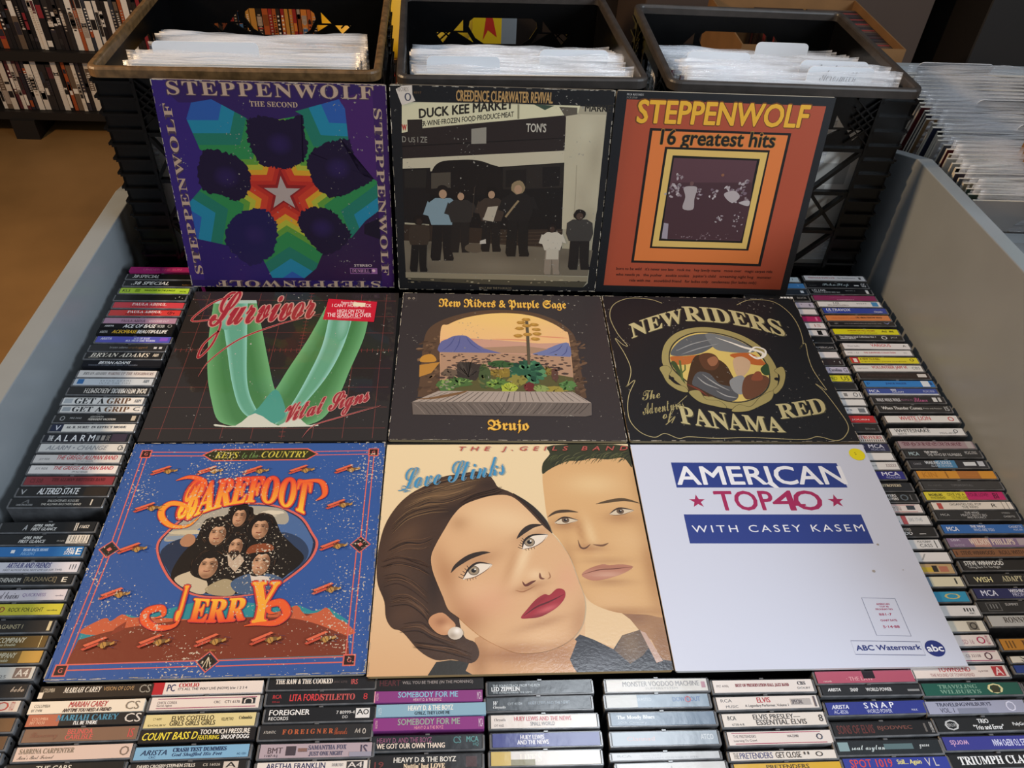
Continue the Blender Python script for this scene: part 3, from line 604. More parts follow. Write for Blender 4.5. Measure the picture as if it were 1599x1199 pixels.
def art_ribbon():
    A = Art(); A.rect(0, 0, 312, 312, '2c2623')
    red = '84403a'
    for i in range(8):
        x = 24 + i * 38.5; A.line([(x, 4), (x, 308)], .55, red)
    for i in range(8):
        y = 22 + i * 38.5; A.line([(3, y), (309, y)], .55, red)
    for i in range(40):
        y = 8 + i * 7.7; A.line([(174, y), (182, y)], .7, red); x = 4 + i * 7.7; A.line([(x, 171), (x, 179)], .7, red)
    # two translucent bands forming a valley
    def band(L, R, c, lo, rim):
        l = spline(L, 8); r = spline(R, 8); A.up(); n = len(l)
        for i in range(n - 1):
            for j in range(8):
                def P(a, t): return (l[a][0] * (1 - t) + r[a][0] * t, l[a][1] * (1 - t) + r[a][1] * t)
                def C(t): return hx(mix(rim, c, min(1, min(t, 1 - t) * 5)), 1)
                t0, t1 = j / 8, (j + 1) / 8
                A.mb.face(A._p([P(i, t0), P(i, t1), P(i + 1, t1), P(i + 1, t0)]), [C(t0), C(t1), C(t1), C(t0)])
    band([(33.4,287.5),(45.0,198.0),(59.6,125.0),(76.8,70.9),(92.9,35.8),(116.8,24.9)], [(96.6,289.1),(114.4,229.9),(136.8,153.8),(155.7,94.2),(182.1,38.8),(190.5,26.3)], '47804c', 0, '6fae78')
    band([(203.3,276.0),(187.2,203.0),(167.8,135.9),(156.0,92.6),(141.5,57.9),(116.8,24.9)], [(269.4,291.3),(267.6,211.4),(252.8,132.7),(242.1,77.6),(226.2,38.7),(201.6,24.7)], '47804c', 0, '6fae78')
    band([(42.4,286.7),(72.5,186.8),(97.0,104.3),(120.5,51.5),(155.6,26.4)], [(84.1,288.1),(101.3,187.0),(117.5,104.4),(137.0,57.9),(160.0,26.4)], '62a48c', 0, '8fd0c4')
    band([(210.6,267.6),(208.6,187.7),(195.9,118.4),(181.0,61.2),(166.0,29.5)], [(247.7,280.7),(239.8,191.8),(223.4,122.0),(196.7,61.2),(177.4,26.3)], '66a688', 0, '9cd8d0')
    A.blob([(156.8,94.3),(174.3,61.2),(175.5,38.8),(155.4,27.9),(131.6,38.9),(140.9,61.2)], '4c9a8c', 4)
    A.blob([(89.9,29.6),(116.5,26.5),(137.5,49.0),(170.9,26.3),(187.6,46.7),(207.8,27.5),(218.6,29.4),(212.6,24.4),(104.0,24.0)], 'cfd4c8', 3)
    A.poly([(35.4,290.1),(96.3,290.8),(98.9,283.2),(36.6,281.6)], 'a8c8c0')
    A.soft(64.1,253.6, 14, 34, 'a8dcd0', .5, on='62a48c'); A.soft(233.0,235.0, 10, 40, 'a8dcd0', .45, on='66a688')
    x0, y0, x1, y1 = 37.9,186.6,186.8,305.8
    for off, c in ((.03, 'c8958c'), (.008, 'a02a34')):
        def lean(x, y): t = (x - x0) / (x1 - x0); return x, y + t * 22
        A.text('Survivor', x0, y0 + 40, x1, y1 + 2, c, 'C', off, warp=lean)
        w = off * 60
        A.curve([(56.3,299.8),(31.9,282.4),(11.2,240.9),(45.2,243.3),(55.0,231.3),(52.2,186.7),(39.6,157.7),(40.3,186.6),(55.4,217.5)], 2.4 + w, c)
        A.curve([(48.1,119.7),(57.0,153.4),(88.3,198.4),(134.1,230.1),(169.0,246.5),(200.2,259.2)], 2 + w, c, taper=True)
    x0, y0, x1, y1 = 176.6,17.1,283.6,71.0
    for off, c in ((.035, 'c89088'), (.01, '9c2a34')):
        def lean(x, y): t = (x - x0) / (x1 - x0); return x, y + t * 40
        A.text('Vital Signs', x0, y0, x1, y0 + 46, c, 'C', off, warp=lean)
        A.curve([(204.3,4.9),(216.8,26.2),(250.3,41.9),(300.1,62.8),(252.3,43.5)], 1.2 + off * 40, c, taper=True)
    st = Art(); st.z = A.z + .1
    q = [(204.9,295.2),(279.9,288.8),(278.4,239.5),(202.4,244.8)]
    st.poly(q, 'c41c34')
    for t, r in (('Features the hit', (225.5,283.9,248.3,289.3)), ("I CAN'T HOLD BACK", (212.3,275.2,271.5,283.1)), ('HIGH ON YOU', (221.5,261.5,261.5,269.5)), ('THE SEARCH IS OVER', (207.4,251.0,273.2,260.8)), ('Also available on cassette', (222.9,247.9,258.0,250.7))):
        st.text(t, *r, 'f0d0d4', 'b', .005, res=2)
    st.poly([(243.8,287.1),(262.8,285.2),(261.8,275.8),(243.6,277.7)], 'e8dcc0')
    return A, st

def art_window():
    A = Art(); bg = '383233'; A.rect(0, 0, 312, 312, bg)
    A.rect(5, 292, 22, 307, '4a4446'); A.rect(5.6, 292.6, 21.4, 306.4, bg); A.text('◦◦', 8, 296, 19, 301, '9a8e80', 'b')
    A.text('New Riders & Purple Sage', 56.6,273.5,254.6,298.6, 'd69a34', 'F', .012)
    A.text('New Riders & Purple Sage', 56.6,274.3,254.7,299.5, 'efc45a', 'F', -.012)
    # stone arch
    A.poly(spline([(34.2,79.5),(35.7,124.3),(37.3,196.8),(46.6,230.1),(75.0,253.5),(116.7,269.2),(158.8,272.7),(200.7,267.7),(234.2,250.8),(255.5,226.6),(262.9,201.0),(263.8,141.7),(266.6,80.3)], 6), '5c4636')
    rn = random.Random(4)
    for i in range(120):
        u = rn.random(); side = rn.random() < .5
        x, y = ((rn.uniform(255, 380), rn.uniform(300, 670)) if side else (rn.uniform(1195, 1285), rn.uniform(330, 680)))
        p = STONE(x, y); A.ell(p[0], p[1], rn.uniform(2, 6), rn.uniform(1.2, 3), rn.choice(['6e5440', '4a382c', '7c6048', '523e30']), 7, rn.random(), up=(i % 12 == 0), jag=.3, seed=i)
    A.blob([(34.3,151.2),(36.6,163.2),(49.2,168.0),(56.6,158.4),(54.5,151.5)], 'c08a3a', 3); A.poly([(34.3,119.4),(33.7,144.4),(62.6,151.0),(50.9,127.9)], 'b8843c')
    # sky, hills, plain
    sky = spline([(64.8,86.2),(61.0,219.2),(73.0,236.3),(97.1,252.0),(131.5,262.4),(166.0,265.0),(200.3,259.1),(228.8,243.1),(246.9,224.6),(252.8,208.1),(250.8,89.4)], 6)
    ys = [p[1] for p in sky]; lo, hi = STONE(800, 340)[1], max(ys)
    A.grad(sky, lambda x, y: mix('e8b48a', 'eec878', max(0, min(1, (y - lo) / (hi - lo)))))
    A.poly([(61.7,197.3),(92.9,205.1),(150.0,200.7),(206.7,194.6),(251.9,197.2),(251.0,158.5),(62.3,165.4)], 'c89a86')
    for p in ([(62.1,200.2),(92.9,202.2),(121.5,200.6)], [(135.7,203.0),(173.8,202.3),(197.5,201.2)], [(202.8,210.8),(231.3,209.2),(251.5,207.3)]): A.curve(p, 2.4, 'd88a6a', taper=True)
    A.blob([(62.2,170.7),(61.8,193.7),(71.5,201.8),(82.1,209.3),(98.8,210.0),(109.6,198.2),(121.4,185.8),(140.2,179.1),(158.8,174.2),(112.1,166.3)], '66699a', 3)
    A.blob([(196.0,170.6),(220.2,184.1),(237.4,194.0),(251.3,195.4),(250.4,161.9),(223.6,164.2)], '7078a4', 3)
    for p in ([(83.3,208.6),(76.6,190.4),(65.2,176.0)], [(90.4,208.7),(88.4,190.6),(81.7,172.8)], [(98.8,208.9),(107.3,190.9),(121.4,177.0)], [(242.1,193.4),(234.1,180.8),(219.4,171.8)], [(248.9,190.0),(245.4,175.7),(237.8,166.9)]): A.curve(p, 1.6, '4e5486', taper=True)
    A.poly([(121.4,183.4),(182.8,188.7),(220.1,182.3),(196.1,171.3),(149.4,172.2)], 'a8876e')
    A.poly([(62.1,172.4),(135.4,172.0),(251.6,165.4),(251.4,87.8),(63.8,84.7)], 'b08c72')
    for i in range(170):
        t = rn.random() ** 1.4; y = 405 + 150 * t + 8; x = rn.uniform(392, 1195); p = STONE(x, y)
        A.ell(p[0], p[1], 2 + 4 * t, 1 + 1.6 * t, '4a3a36', 7, up=(i % 20 == 0), jag=.2, seed=i)
    A.poly([(63.4,108.5),(89.7,118.7),(134.9,126.1),(180.2,123.6),(225.8,127.7),(251.4,121.5),(251.4,87.8),(63.8,84.7)], '5a5634')
    def bush(p, rx, ry, cols, n, sd, spike=0):
        r = random.Random(sd)
        A.ell(p[0], p[1], rx, ry, cols[0], 18, jag=.18, seed=sd)
        for i in range(n):
            a = r.uniform(0, 6.28); k = r.random() ** .5; x, y = p[0] + rx * k * math.cos(a), p[1] + ry * k * math.sin(a)
            if spike: A.line([(p[0], p[1] - ry * .6), (x, y + ry * .3)], 1, r.choice(cols), up=(i % 8 == 0))
            else: A.ell(x, y, rx * .22, ry * .16, r.choice(cols), 7, a, up=(i % 8 == 0))
    bush((103.1,132.2), 20, 20, ['3c3430', '2c2826', '4e4640'], 40, 1, 1); bush((148.9,148.1), 18, 7, ['3a5a34', '2c4428'], 16, 2)
    bush((153.1,129.7), 20, 9, ['8a7432', '9c863c', '6e5c2c'], 20, 3); bush((212.5,134.1), 14, 8, ['8a7838', '6a5a2c'], 14, 4)
    bush((187.3,130.3), 24, 24, ['2e5a44', '3f7456', '5a8c60', '234838'], 44, 5); bush((125.8,122.6), 8, 26, ['4a5a38', '3a4a2c', '6a6a40'], 24, 6)
    bush((89.8,109.0), 18, 10, ['4c6a3a', '7a9a56', '2e4426'], 24, 7); bush((143.6,106.7), 16, 10, ['5a7a3c', '86a048', '3a5428'], 24, 8)
    bush((173.0,114.3), 14, 11, ['8c8440', '6a6432'], 14, 9); bush((160.2,98.9), 12, 9, ['a8b440', 'c0c85c', '7a8a30'], 26, 10, 1)
    bush((188.2,101.0), 7, 10, ['6a2a2c', '803a38'], 10, 11); bush((225.9,96.9), 16, 7, ['9a8a3e', '7a6c30'], 12, 12); bush((242.1,105.1), 12, 10, ['5a8048', '3a5a30'], 18, 13)
    bush((225.6,126.0), 5, 14, ['5c4038', '70483c'], 8, 14); bush((72.1,102.2), 12, 12, ['4e6e3c', '84a058', '8a8a70'], 20, 15)
    bush((203.7,98.1), 11, 7, ['8a9a58', '5c7238'], 14, 16); bush((75.9,128.4), 11, 8, ['6a5a4c', '4a3e36'], 12, 17)
    # tall flower stalk
    A.line([(189.8,147.1),(190.5,181.8),(191.0,214.3),(191.2,248.1)], 4.2, '5a5040')
    for p in ((190.6,249.6), (182.5,242.2), (202.2,237.6), (179.5,228.2), (204.8,226.4), (177.0,211.1), (205.4,216.0), (191.0,214.3), (202.0,204.2), (190.7,234.8)):
        A.ell(p[0], p[1], 6.5, 3.8, 'b08238', 14, jag=.1, seed=int(p[0])); A.soft(p[0] - 1, p[1] + 1.2, 4, 2.4, 'd0a454', .8, on='b08238')
    # plank sill
    A.poly([(27.2,68.5),(61.4,90.0),(248.7,90.9),(272.1,69.6),(269.8,46.9),(260.9,44.3),(134.0,44.6),(29.7,45.3)], '6c625c')
    A.poly([(27.6,69.5),(61.8,90.9),(248.2,91.9),(271.7,70.5),(151.8,70.6)], 'a89a90')
    for i in range(26):
        t = i / 25; a = STONE(400 + 800 * t, 652); b = STONE(250 + 1050 * t, 712); A.line([a, b], rn.uniform(.5, 1.4), rn.choice(['6a605a', '7c7068', '4e4642']), up=(i % 6 == 0))
    for i in range(34):
        t = i / 33; a = STONE(225 + 1090 * t, 724); b = STONE(230 + 1060 * t + (60 if t < .5 else -40), 790); A.line([a, ((a[0] + b[0]) / 2 + 1, (a[1] + b[1]) / 2), b], .9, rn.choice(['443c38', '8a7e76', '4c4440']), up=(i % 8 == 0))
    A.curve([(32.3,74.8),(53.1,76.7),(72.7,81.7),(94.6,88.3),(103.4,93.2)], 5, '7a5a3c', taper=True)
    A.text('Brujo', 129.4,13.2,183.6,37.2, 'c8902e', 'F', .02); A.text('Brujo', 129.9,14.0,183.1,36.3, 'efc45a', 'F', -.01)
    return A

def art_medal():
    A = Art(); A.rect(0, 0, 312, 312, '1b1b1e'); kh = 'b3a678'
    A.curve([(94.7,295.3),(77.0,304.8),(44.1,307.1),(17.3,291.0),(6.7,260.8),(12.5,221.6),(24.1,191.9),(17.9,193.8),(8.1,207.5),(17.7,172.6),(21.9,139.0),(14.1,110.2),(10.2,103.1),(24.4,116.6),(12.5,89.3),(6.3,62.2),(6.2,36.1),(17.2,15.5),(34.4,7.0),(49.4,13.8),(66.4,5.1),(80.8,8.2),(117.4,5.6),(164.3,7.3),(233.5,4.1),(256.4,9.6),(279.9,2.4),(296.5,13.3),(305.4,32.5),(300.6,65.6),(293.3,96.6),(285.8,112.5),(296.7,99.4)], 1.1, kh)
    A.curve([(214.8,293.8),(239.0,307.4),(274.7,304.6),(293.2,280.5),(299.8,246.4),(295.8,205.3),(285.8,189.4),(298.0,202.2),(293.1,170.0),(291.7,139.9),(298.2,100.1)], 1.1, kh)
    def arc(t, box, rise, k0, k1, col='c2b787', st='S', dz=0):
        x0, y0, x1, y1 = box; h = y1 - y0
        def w(x, y):
            u = (x - x0) / (x1 - x0); s = k0 * (1 - u) + k1 * u
            return x, y0 + (y - y0) * s + rise(u)
        A.text(t, x0, y0, x1, y1, '57533c', st, .03, warp=lambda x, y: w(x + .8, y - .8)); A.text(t, x0, y0, x1, y1, col, st, .012, warp=w)
    b1 = (34.7,211.7,124.3,261.8); b2 = (124.8,257.6,294.8,295.9)
    x0, y0 = 38.6,207.7; xm, ym = 123.6,251.2; xr, yr = 266.7,215.2
    h = 33
    arc('NEW', (x0 - 5, y0, xm - 2, y0 + h), lambda u: (ym - y0) * u - 3 * u * u + 8 * u * (1 - u), 1.0, 1.0)
    arc('RIDERS', (xm + 1, ym, xr + 6, ym + h + 2), lambda u: (yr - ym) * max(u, 0) ** 2.1 + 3 * u * (1 - u), 1.05, 1.1)
    xa, ya = 77.3,32.8; xb, yb = 216.0,16.7; xc, yc = 282.8,55.5
    arc('PANAMA', (xa - 2, ya, xb - 2, ya + 30), lambda u: (yb - ya) * u - 16 * u * (1 - u), 1.15, .95)
    xb2, yb2 = 217.3,42.4
    arc('RED', (xb2 - 2, yb2, xc + 2, yb2 + 26), lambda u: (yc - yb2) * max(u, 0) ** 1.2, 1.05, 1.1)
    for t, q in (('The', (29.1,75.6,55.5,99.7)), ('Adventures', (25.5,47.4,85.4,82.5)), ('of', (51.5,32.8,69.3,60.6))):
        def tilt(x, y): return x, y + (x - q[0]) * .22
        A.text(t, q[0], q[1], q[2], q[3] - (q[2] - q[0]) * .22, 'a89c6c', 'C', .0, warp=tilt)
    A.curve([(53.3,29.6),(63.2,39.2),(69.1,45.7),(62.0,32.8)], 1.2, 'a89c6c'); A.curve([(69.6,62.2),(78.4,70.6),(93.4,85.9)], .9, 'a89c6c')
    ring = [(72.1,169.0),(83.8,200.1),(106.5,224.3),(138.1,236.0),(172.4,233.7),(203.6,218.8),(226.3,193.0),(236.4,162.2),(236.0,132.3),(224.6,100.0),(206.7,79.2),(178.4,63.9),(151.0,60.6),(127.1,72.3),(102.0,92.8),(82.0,117.4),(71.4,142.8)]
    A.blob(ring, 'a2955f')
    inn = [(82.3,169.1),(91.9,194.2),(111.3,214.2),(137.3,225.3),(168.7,223.1),(197.4,209.5),(216.9,187.1),(225.6,158.3),(224.5,132.3),(216.5,107.1),(200.3,87.8),(176.3,75.0),(153.9,73.0),(131.7,82.5),(108.7,101.6),(90.8,124.6),(81.8,144.7)]
    A.blob(inn, '33322c')
    inn2 = [(84.0,168.3),(93.4,192.3),(112.1,211.8),(137.3,222.9),(167.6,220.6),(195.5,207.1),(214.6,185.1),(223.5,157.2),(222.5,132.3),(214.9,108.5),(199.1,89.8),(176.1,77.4),(154.5,75.4),(132.9,84.9),(110.2,103.3),(92.8,126.1),(83.8,145.8)]
    A.blob(inn2, 'd9bf6c')
    # plain desert scene inside the medallion
    A.blob([(85.7,172.1),(98.8,196.2),(120.5,214.3),(148.4,221.3),(173.9,216.6),(158.9,196.6),(134.0,177.0),(106.8,169.9)], '5c6064', 4)
    A.blob([(148.4,221.3),(179.0,215.9),(201.9,200.8),(215.6,182.0),(196.4,178.1),(171.0,180.2),(154.5,187.9)], '74787a', 4)
    for p in ([(96.0,180.6),(122.3,196.4),(156.3,208.5)], [(102.3,173.0),(130.8,186.6),(164.6,198.6)], [(162.4,212.5),(185.7,198.7),(208.4,184.3)]): A.curve(p, 2, '9a9c9c', taper=True)
    A.blob([(84.3,167.2),(106.7,169.2),(127.7,171.2),(114.0,154.1),(90.4,150.3)], 'b86a34', 4); A.blob([(174.6,173.3),(206.6,177.3),(224.1,154.5),(210.2,150.7),(191.6,158.2)], 'b8622e', 4)
    A.blob([(97.8,96.3),(108.8,142.9),(122.1,169.3),(138.4,173.2),(152.2,165.6),(164.2,150.6),(168.4,124.9),(172.6,110.5),(161.8,96.4),(134.4,83.9)], '45301f', 4)
    A.blob([(127.3,169.3),(141.7,177.0),(153.4,171.3),(154.8,154.3),(144.0,139.4),(129.6,143.0)], '5e3c28', 4); A.blob([(138.5,161.7),(150.4,169.4),(154.5,161.8),(148.9,150.5),(140.4,148.6)], '9a6648', 4)
    A.blob([(105.5,110.4),(117.6,133.8),(134.8,132.0),(145.2,110.5),(163.4,103.4),(166.7,86.0),(154.5,75.4),(132.9,84.9),(113.6,101.6)], '54565a', 4)
    for p in ([(115.8,124.7),(125.3,110.4),(142.8,99.9)], [(124.4,130.2),(140.2,110.4),(156.9,96.4)], [(137.1,96.4),(149.6,86.0),(163.5,82.6)]): A.curve(p, 2.2, 'a8a8a6', taper=True)
    A.blob([(177.1,161.9),(191.8,169.6),(201.9,158.2),(194.7,139.5),(181.0,124.9),(173.9,132.1)], 'c8a888', 4); A.blob([(161.7,117.6),(181.9,128.5),(185.0,110.5),(172.5,89.5),(161.8,96.4)], '8c8e90', 4)
    A.blob([(186.0,124.9),(203.0,132.2),(219.8,125.0),(214.9,108.5),(199.1,89.8),(177.3,79.1),(174.1,96.4)], '6a4430', 4); A.blob([(193.5,119.5),(203.9,135.9),(211.5,135.9),(209.8,119.5)], '8a4c34', 4)
    A.blob([(213.4,143.3),(226.6,154.6),(223.8,132.3),(215.2,130.4)], '2f4a2c', 4); A.blob([(82.7,154.0),(91.1,154.0),(95.6,110.4),(89.3,130.1)], '3f4f2c', 4)
    A.line([(93.2,117.5),(95.4,142.9),(97.2,159.7)], 3, '5a6a38'); A.line([(94.6,131.9),(101.0,139.2),(103.1,150.3)], 2, '5a6a38')
    A.blob([(95.6,110.4),(113.2,99.8),(124.4,82.5),(112.5,96.3)], '7a3a2c', 3)
    A.curve([(162.4,212.5),(183.5,200.7),(199.5,190.9),(213.8,185.1),(226.2,177.4),(219.8,167.8),(205.2,171.6)], 5, 'ece6da', taper=True); A.curve([(205.8,179.3),(217.9,191.0),(230.8,185.2),(227.3,171.7),(213.9,165.1),(204.8,175.4)], 3, 'f0ebe0')
    # ornament at the ring's lower half
    for pts in ([(64.4,142.8),(74.9,148.4),(80.9,139.2),(74.6,124.6),(80.7,110.3),(94.2,103.3),(95.9,92.8),(83.1,96.3),(70.8,110.3),(66.4,128.2)], [(232.9,139.7),(246.6,147.9),(247.4,132.4),(236.5,107.1),(222.2,91.3),(218.7,96.5),(230.5,110.6),(237.5,128.7)], [(97.1,92.8),(112.5,96.3),(118.8,79.1),(137.5,75.7),(144.2,62.2),(128.0,65.6),(108.0,74.0)],
                [(149.9,55.6),(162.7,68.9),(178.8,65.6),(198.7,86.0),(218.7,96.5),(211.6,79.2),(190.9,65.6),(171.7,56.2)]): A.blob(pts, 'a2955f', 4); A.curve(pts, .6, '4c482e', True)
    for p in ((77.7,121.0), (231.7,121.4)): A.ell(p[0], p[1], 4, 3.4, '1b1b1e', 14)
    return A

def art_star():
    A = Art(); A.rect(0, 0, 312, 312, '38205c')
    rn = random.Random(2)
    A.poly([(254.8,226.0),(307.7,292.8),(309.5,182.7),(284.5,182.4)], '48205c'); A.poly([(5.9,13.3),(11.3,92.9),(54.6,69.2),(115.7,63.4),(103.4,13.4)], '2a1a5c'); A.poly([(109.2,13.4),(207.2,63.8),(291.2,112.9),(294.0,13.6)], '2b163c')
    A.blob([(75.8,287.7),(121.0,263.2),(162.5,260.9),(206.6,280.4),(212.9,290.7),(145.6,291.8)], '25123c', 4)
    # nested stars, red heart to blue rim, masked by the purple ground between the arms
    cx, cy = 155.7,155.3
    def clip(P):
        for ax, s, lim in ((0, 1, 1), (0, -1, 311), (1, 1, 1), (1, -1, 311)):
            Q = []
            for k in range(len(P)):
                p, q = P[k - 1], P[k]; ip, iq = (p[ax] - lim) * s >= 0, (q[ax] - lim) * s >= 0
                if ip != iq: t = (lim - p[ax]) / (q[ax] - p[ax]); Q.append((p[0] + (q[0] - p[0]) * t, p[1] + (q[1] - p[1]) * t))
                if iq: Q.append(q)
            P = Q
        return P
    for r, c in ((190, '3a3c84'), (160, '2a559c'), (128, '1f7c98'), (106, '1f6f5c'), (86, '2b7d46'), (61, '5a8c34'), (51, 'a8a834'), (42, 'cc9426'), (33, 'c23a24'), (22, 'b02a20'), (15, '8a1c1c')):
        A.poly(clip([(cx + (r * 2.5 if k % 2 == 0 else r) * math.cos(math.pi / 2 + math.pi * k / 5), cy + (r * 2.5 if k % 2 == 0 else r) * math.sin(math.pi / 2 + math.pi * k / 5)) for k in range(10)]), c)
    for pts, c in (([(2.2,313.3),(311.5,312.0),(311.0,295.5),(247.0,291.5),(186.2,273.5),(194.9,268.6),(157.2,260.8),(120.6,260.1),(117.2,263.6),(75.7,287.2),(48.1,282.1),(31.5,281.7)], '2f1c52'), ([(247.0,291.5),(312.0,312.0),(318.5,142.7),(299.0,171.2),(288.3,178.2),(261.0,165.1),(231.2,203.8),(214.3,225.3),(256.0,234.1),(254.3,278.8)], '431f5c'),
                   ([(295.2,130.7),(272.7,112.8),(250.7,85.5),(219.8,76.2),(203.5,56.1),(192.6,32.6),(173.4,16.0),(172.0,3.2),(311.4,3.2),(318.0,142.7),(299.0,171.2)], '2b163c'), ([(124.0,16.0),(113.7,48.0),(104.8,66.4),(63.2,70.8),(20.3,81.1),(17.6,129.5),(4.8,133.6),(-0.1,3.2),(172.0,3.2),(173.4,16.0)], '2a1a5c'),
                   ([(15.7,133.7),(41.9,161.0),(53.0,179.2),(54.8,214.6),(48.7,217.2),(37.9,260.2),(48.1,282.1),(31.5,281.7),(2.2,313.3),(0.0,312.0),(3.8,127.9)], '33206a')):
        A.poly(pts, c)
    A.rect(0, 0, 21, 312, '33206a'); A.rect(0, 0, 312, 12, '2a1a55'); A.rect(293, 0, 312, 312, '371a52')
    for pts, sd in (([(119.2,259.3),(142.2,266.2),(173.1,261.6),(194.9,268.6),(194.8,243.7),(198.7,225.1),(192.1,206.0),(181.8,197.6),(164.7,190.4),(148.8,193.0),(130.5,196.8),(119.7,215.7),(117.0,234.3)], 1), ([(53.7,215.9),(79.9,215.0),(97.2,207.2),(110.9,191.0),(111.1,168.8),(100.5,146.1),(82.4,143.0),(67.3,151.4),(43.9,156.8),(40.5,184.5)], 2),
                    ([(195.3,197.8),(199.8,214.3),(214.3,225.3),(236.6,233.8),(256.9,235.5),(261.9,212.5),(271.0,187.8),(288.4,179.6),(266.6,165.1),(240.5,152.0),(220.9,150.3),(203.1,167.2)], 3), ([(63.4,72.3),(69.4,102.2),(84.4,120.0),(110.7,130.4),(129.5,126.2),(141.2,108.7),(139.6,84.8),(129.2,57.3),(113.3,44.9),(89.6,38.6)], 4),
                    ([(172.9,111.9),(182.5,128.2),(202.5,133.3),(221.8,130.0),(237.2,112.5),(249.7,91.6),(236.5,70.1),(206.4,56.1),(190.8,73.0),(176.0,94.1)], 5)):
        s = spline(pts, 10, True); r = random.Random(sd)
        s = [(x + r.uniform(-2, 2), y + r.uniform(-2, 2)) for x, y in s]
        A.poly(s, '1a0d2c' if sd != 4 else '1c1446')
        mx = sum(p[0] for p in s) / len(s); my = sum(p[1] for p in s) / len(s); A.soft(mx, my, 20, 18, '2e1c54', .7, on='1a0d2c' if sd != 4 else '1c1446')
    A.poly([(270.9,106.8),(294.4,117.4),(293.7,82.7),(269.8,91.7)], '160c22')
    A.star(155.5,153.8, 27, 10.5, 'a8968e')
    gold = 'b59a84'; sh = '4c3a4a'
    for off, c in ((.06, sh), (0, gold)):
        A.text('STEPPENWOLF', 19.5,292.0,294.3,310.3, c, 'S', off, space=1.15)
        A.text('THE SECOND', 125.8,278.7,190.2,285.9, c, 'S', off * .6, res=2)
    # the same word up the left side, down the right side, upside-down along the foot
    vs, fs = fit('STEPPENWOLF', 0, 0, 262, 11.5, 'S', .0, 3, space=1.15)
    for off, c in ((.06, sh), (0, gold)):
        vs, fs = fit('STEPPENWOLF', 0, 0, 258, 11.5, 'S', off, 3, space=1.15)
        A.up(); A.mb.add(A._p([(21 - y, 22 + x) for x, y in vs]), fs, hx(c))
        A.up(); A.mb.add(A._p([(293 + y, 280 - x) for x, y in vs]), fs, hx(c))
        A.up(); A.mb.add(A._p([(290 - x * .98, 11.5 - y) for x, y in vs]), fs, hx(c))
    A.text('STEREO', 251.3,36.5,278.5,40.7, 'c0b0a8', 'b', .02, res=2); A.rect(244.4,23.8,286.4,34.1, '8a5a8c'); A.rect(245.7,25.1,277.4,32.8, '2b163c')
    A.text('DUNHILL', 247.6,26.3,274.4,31.8, 'b884a8', 'S', res=2); A.ell(280.8,29.6, 2.6, 2.6, 'd8b0b8', 12)
    return A

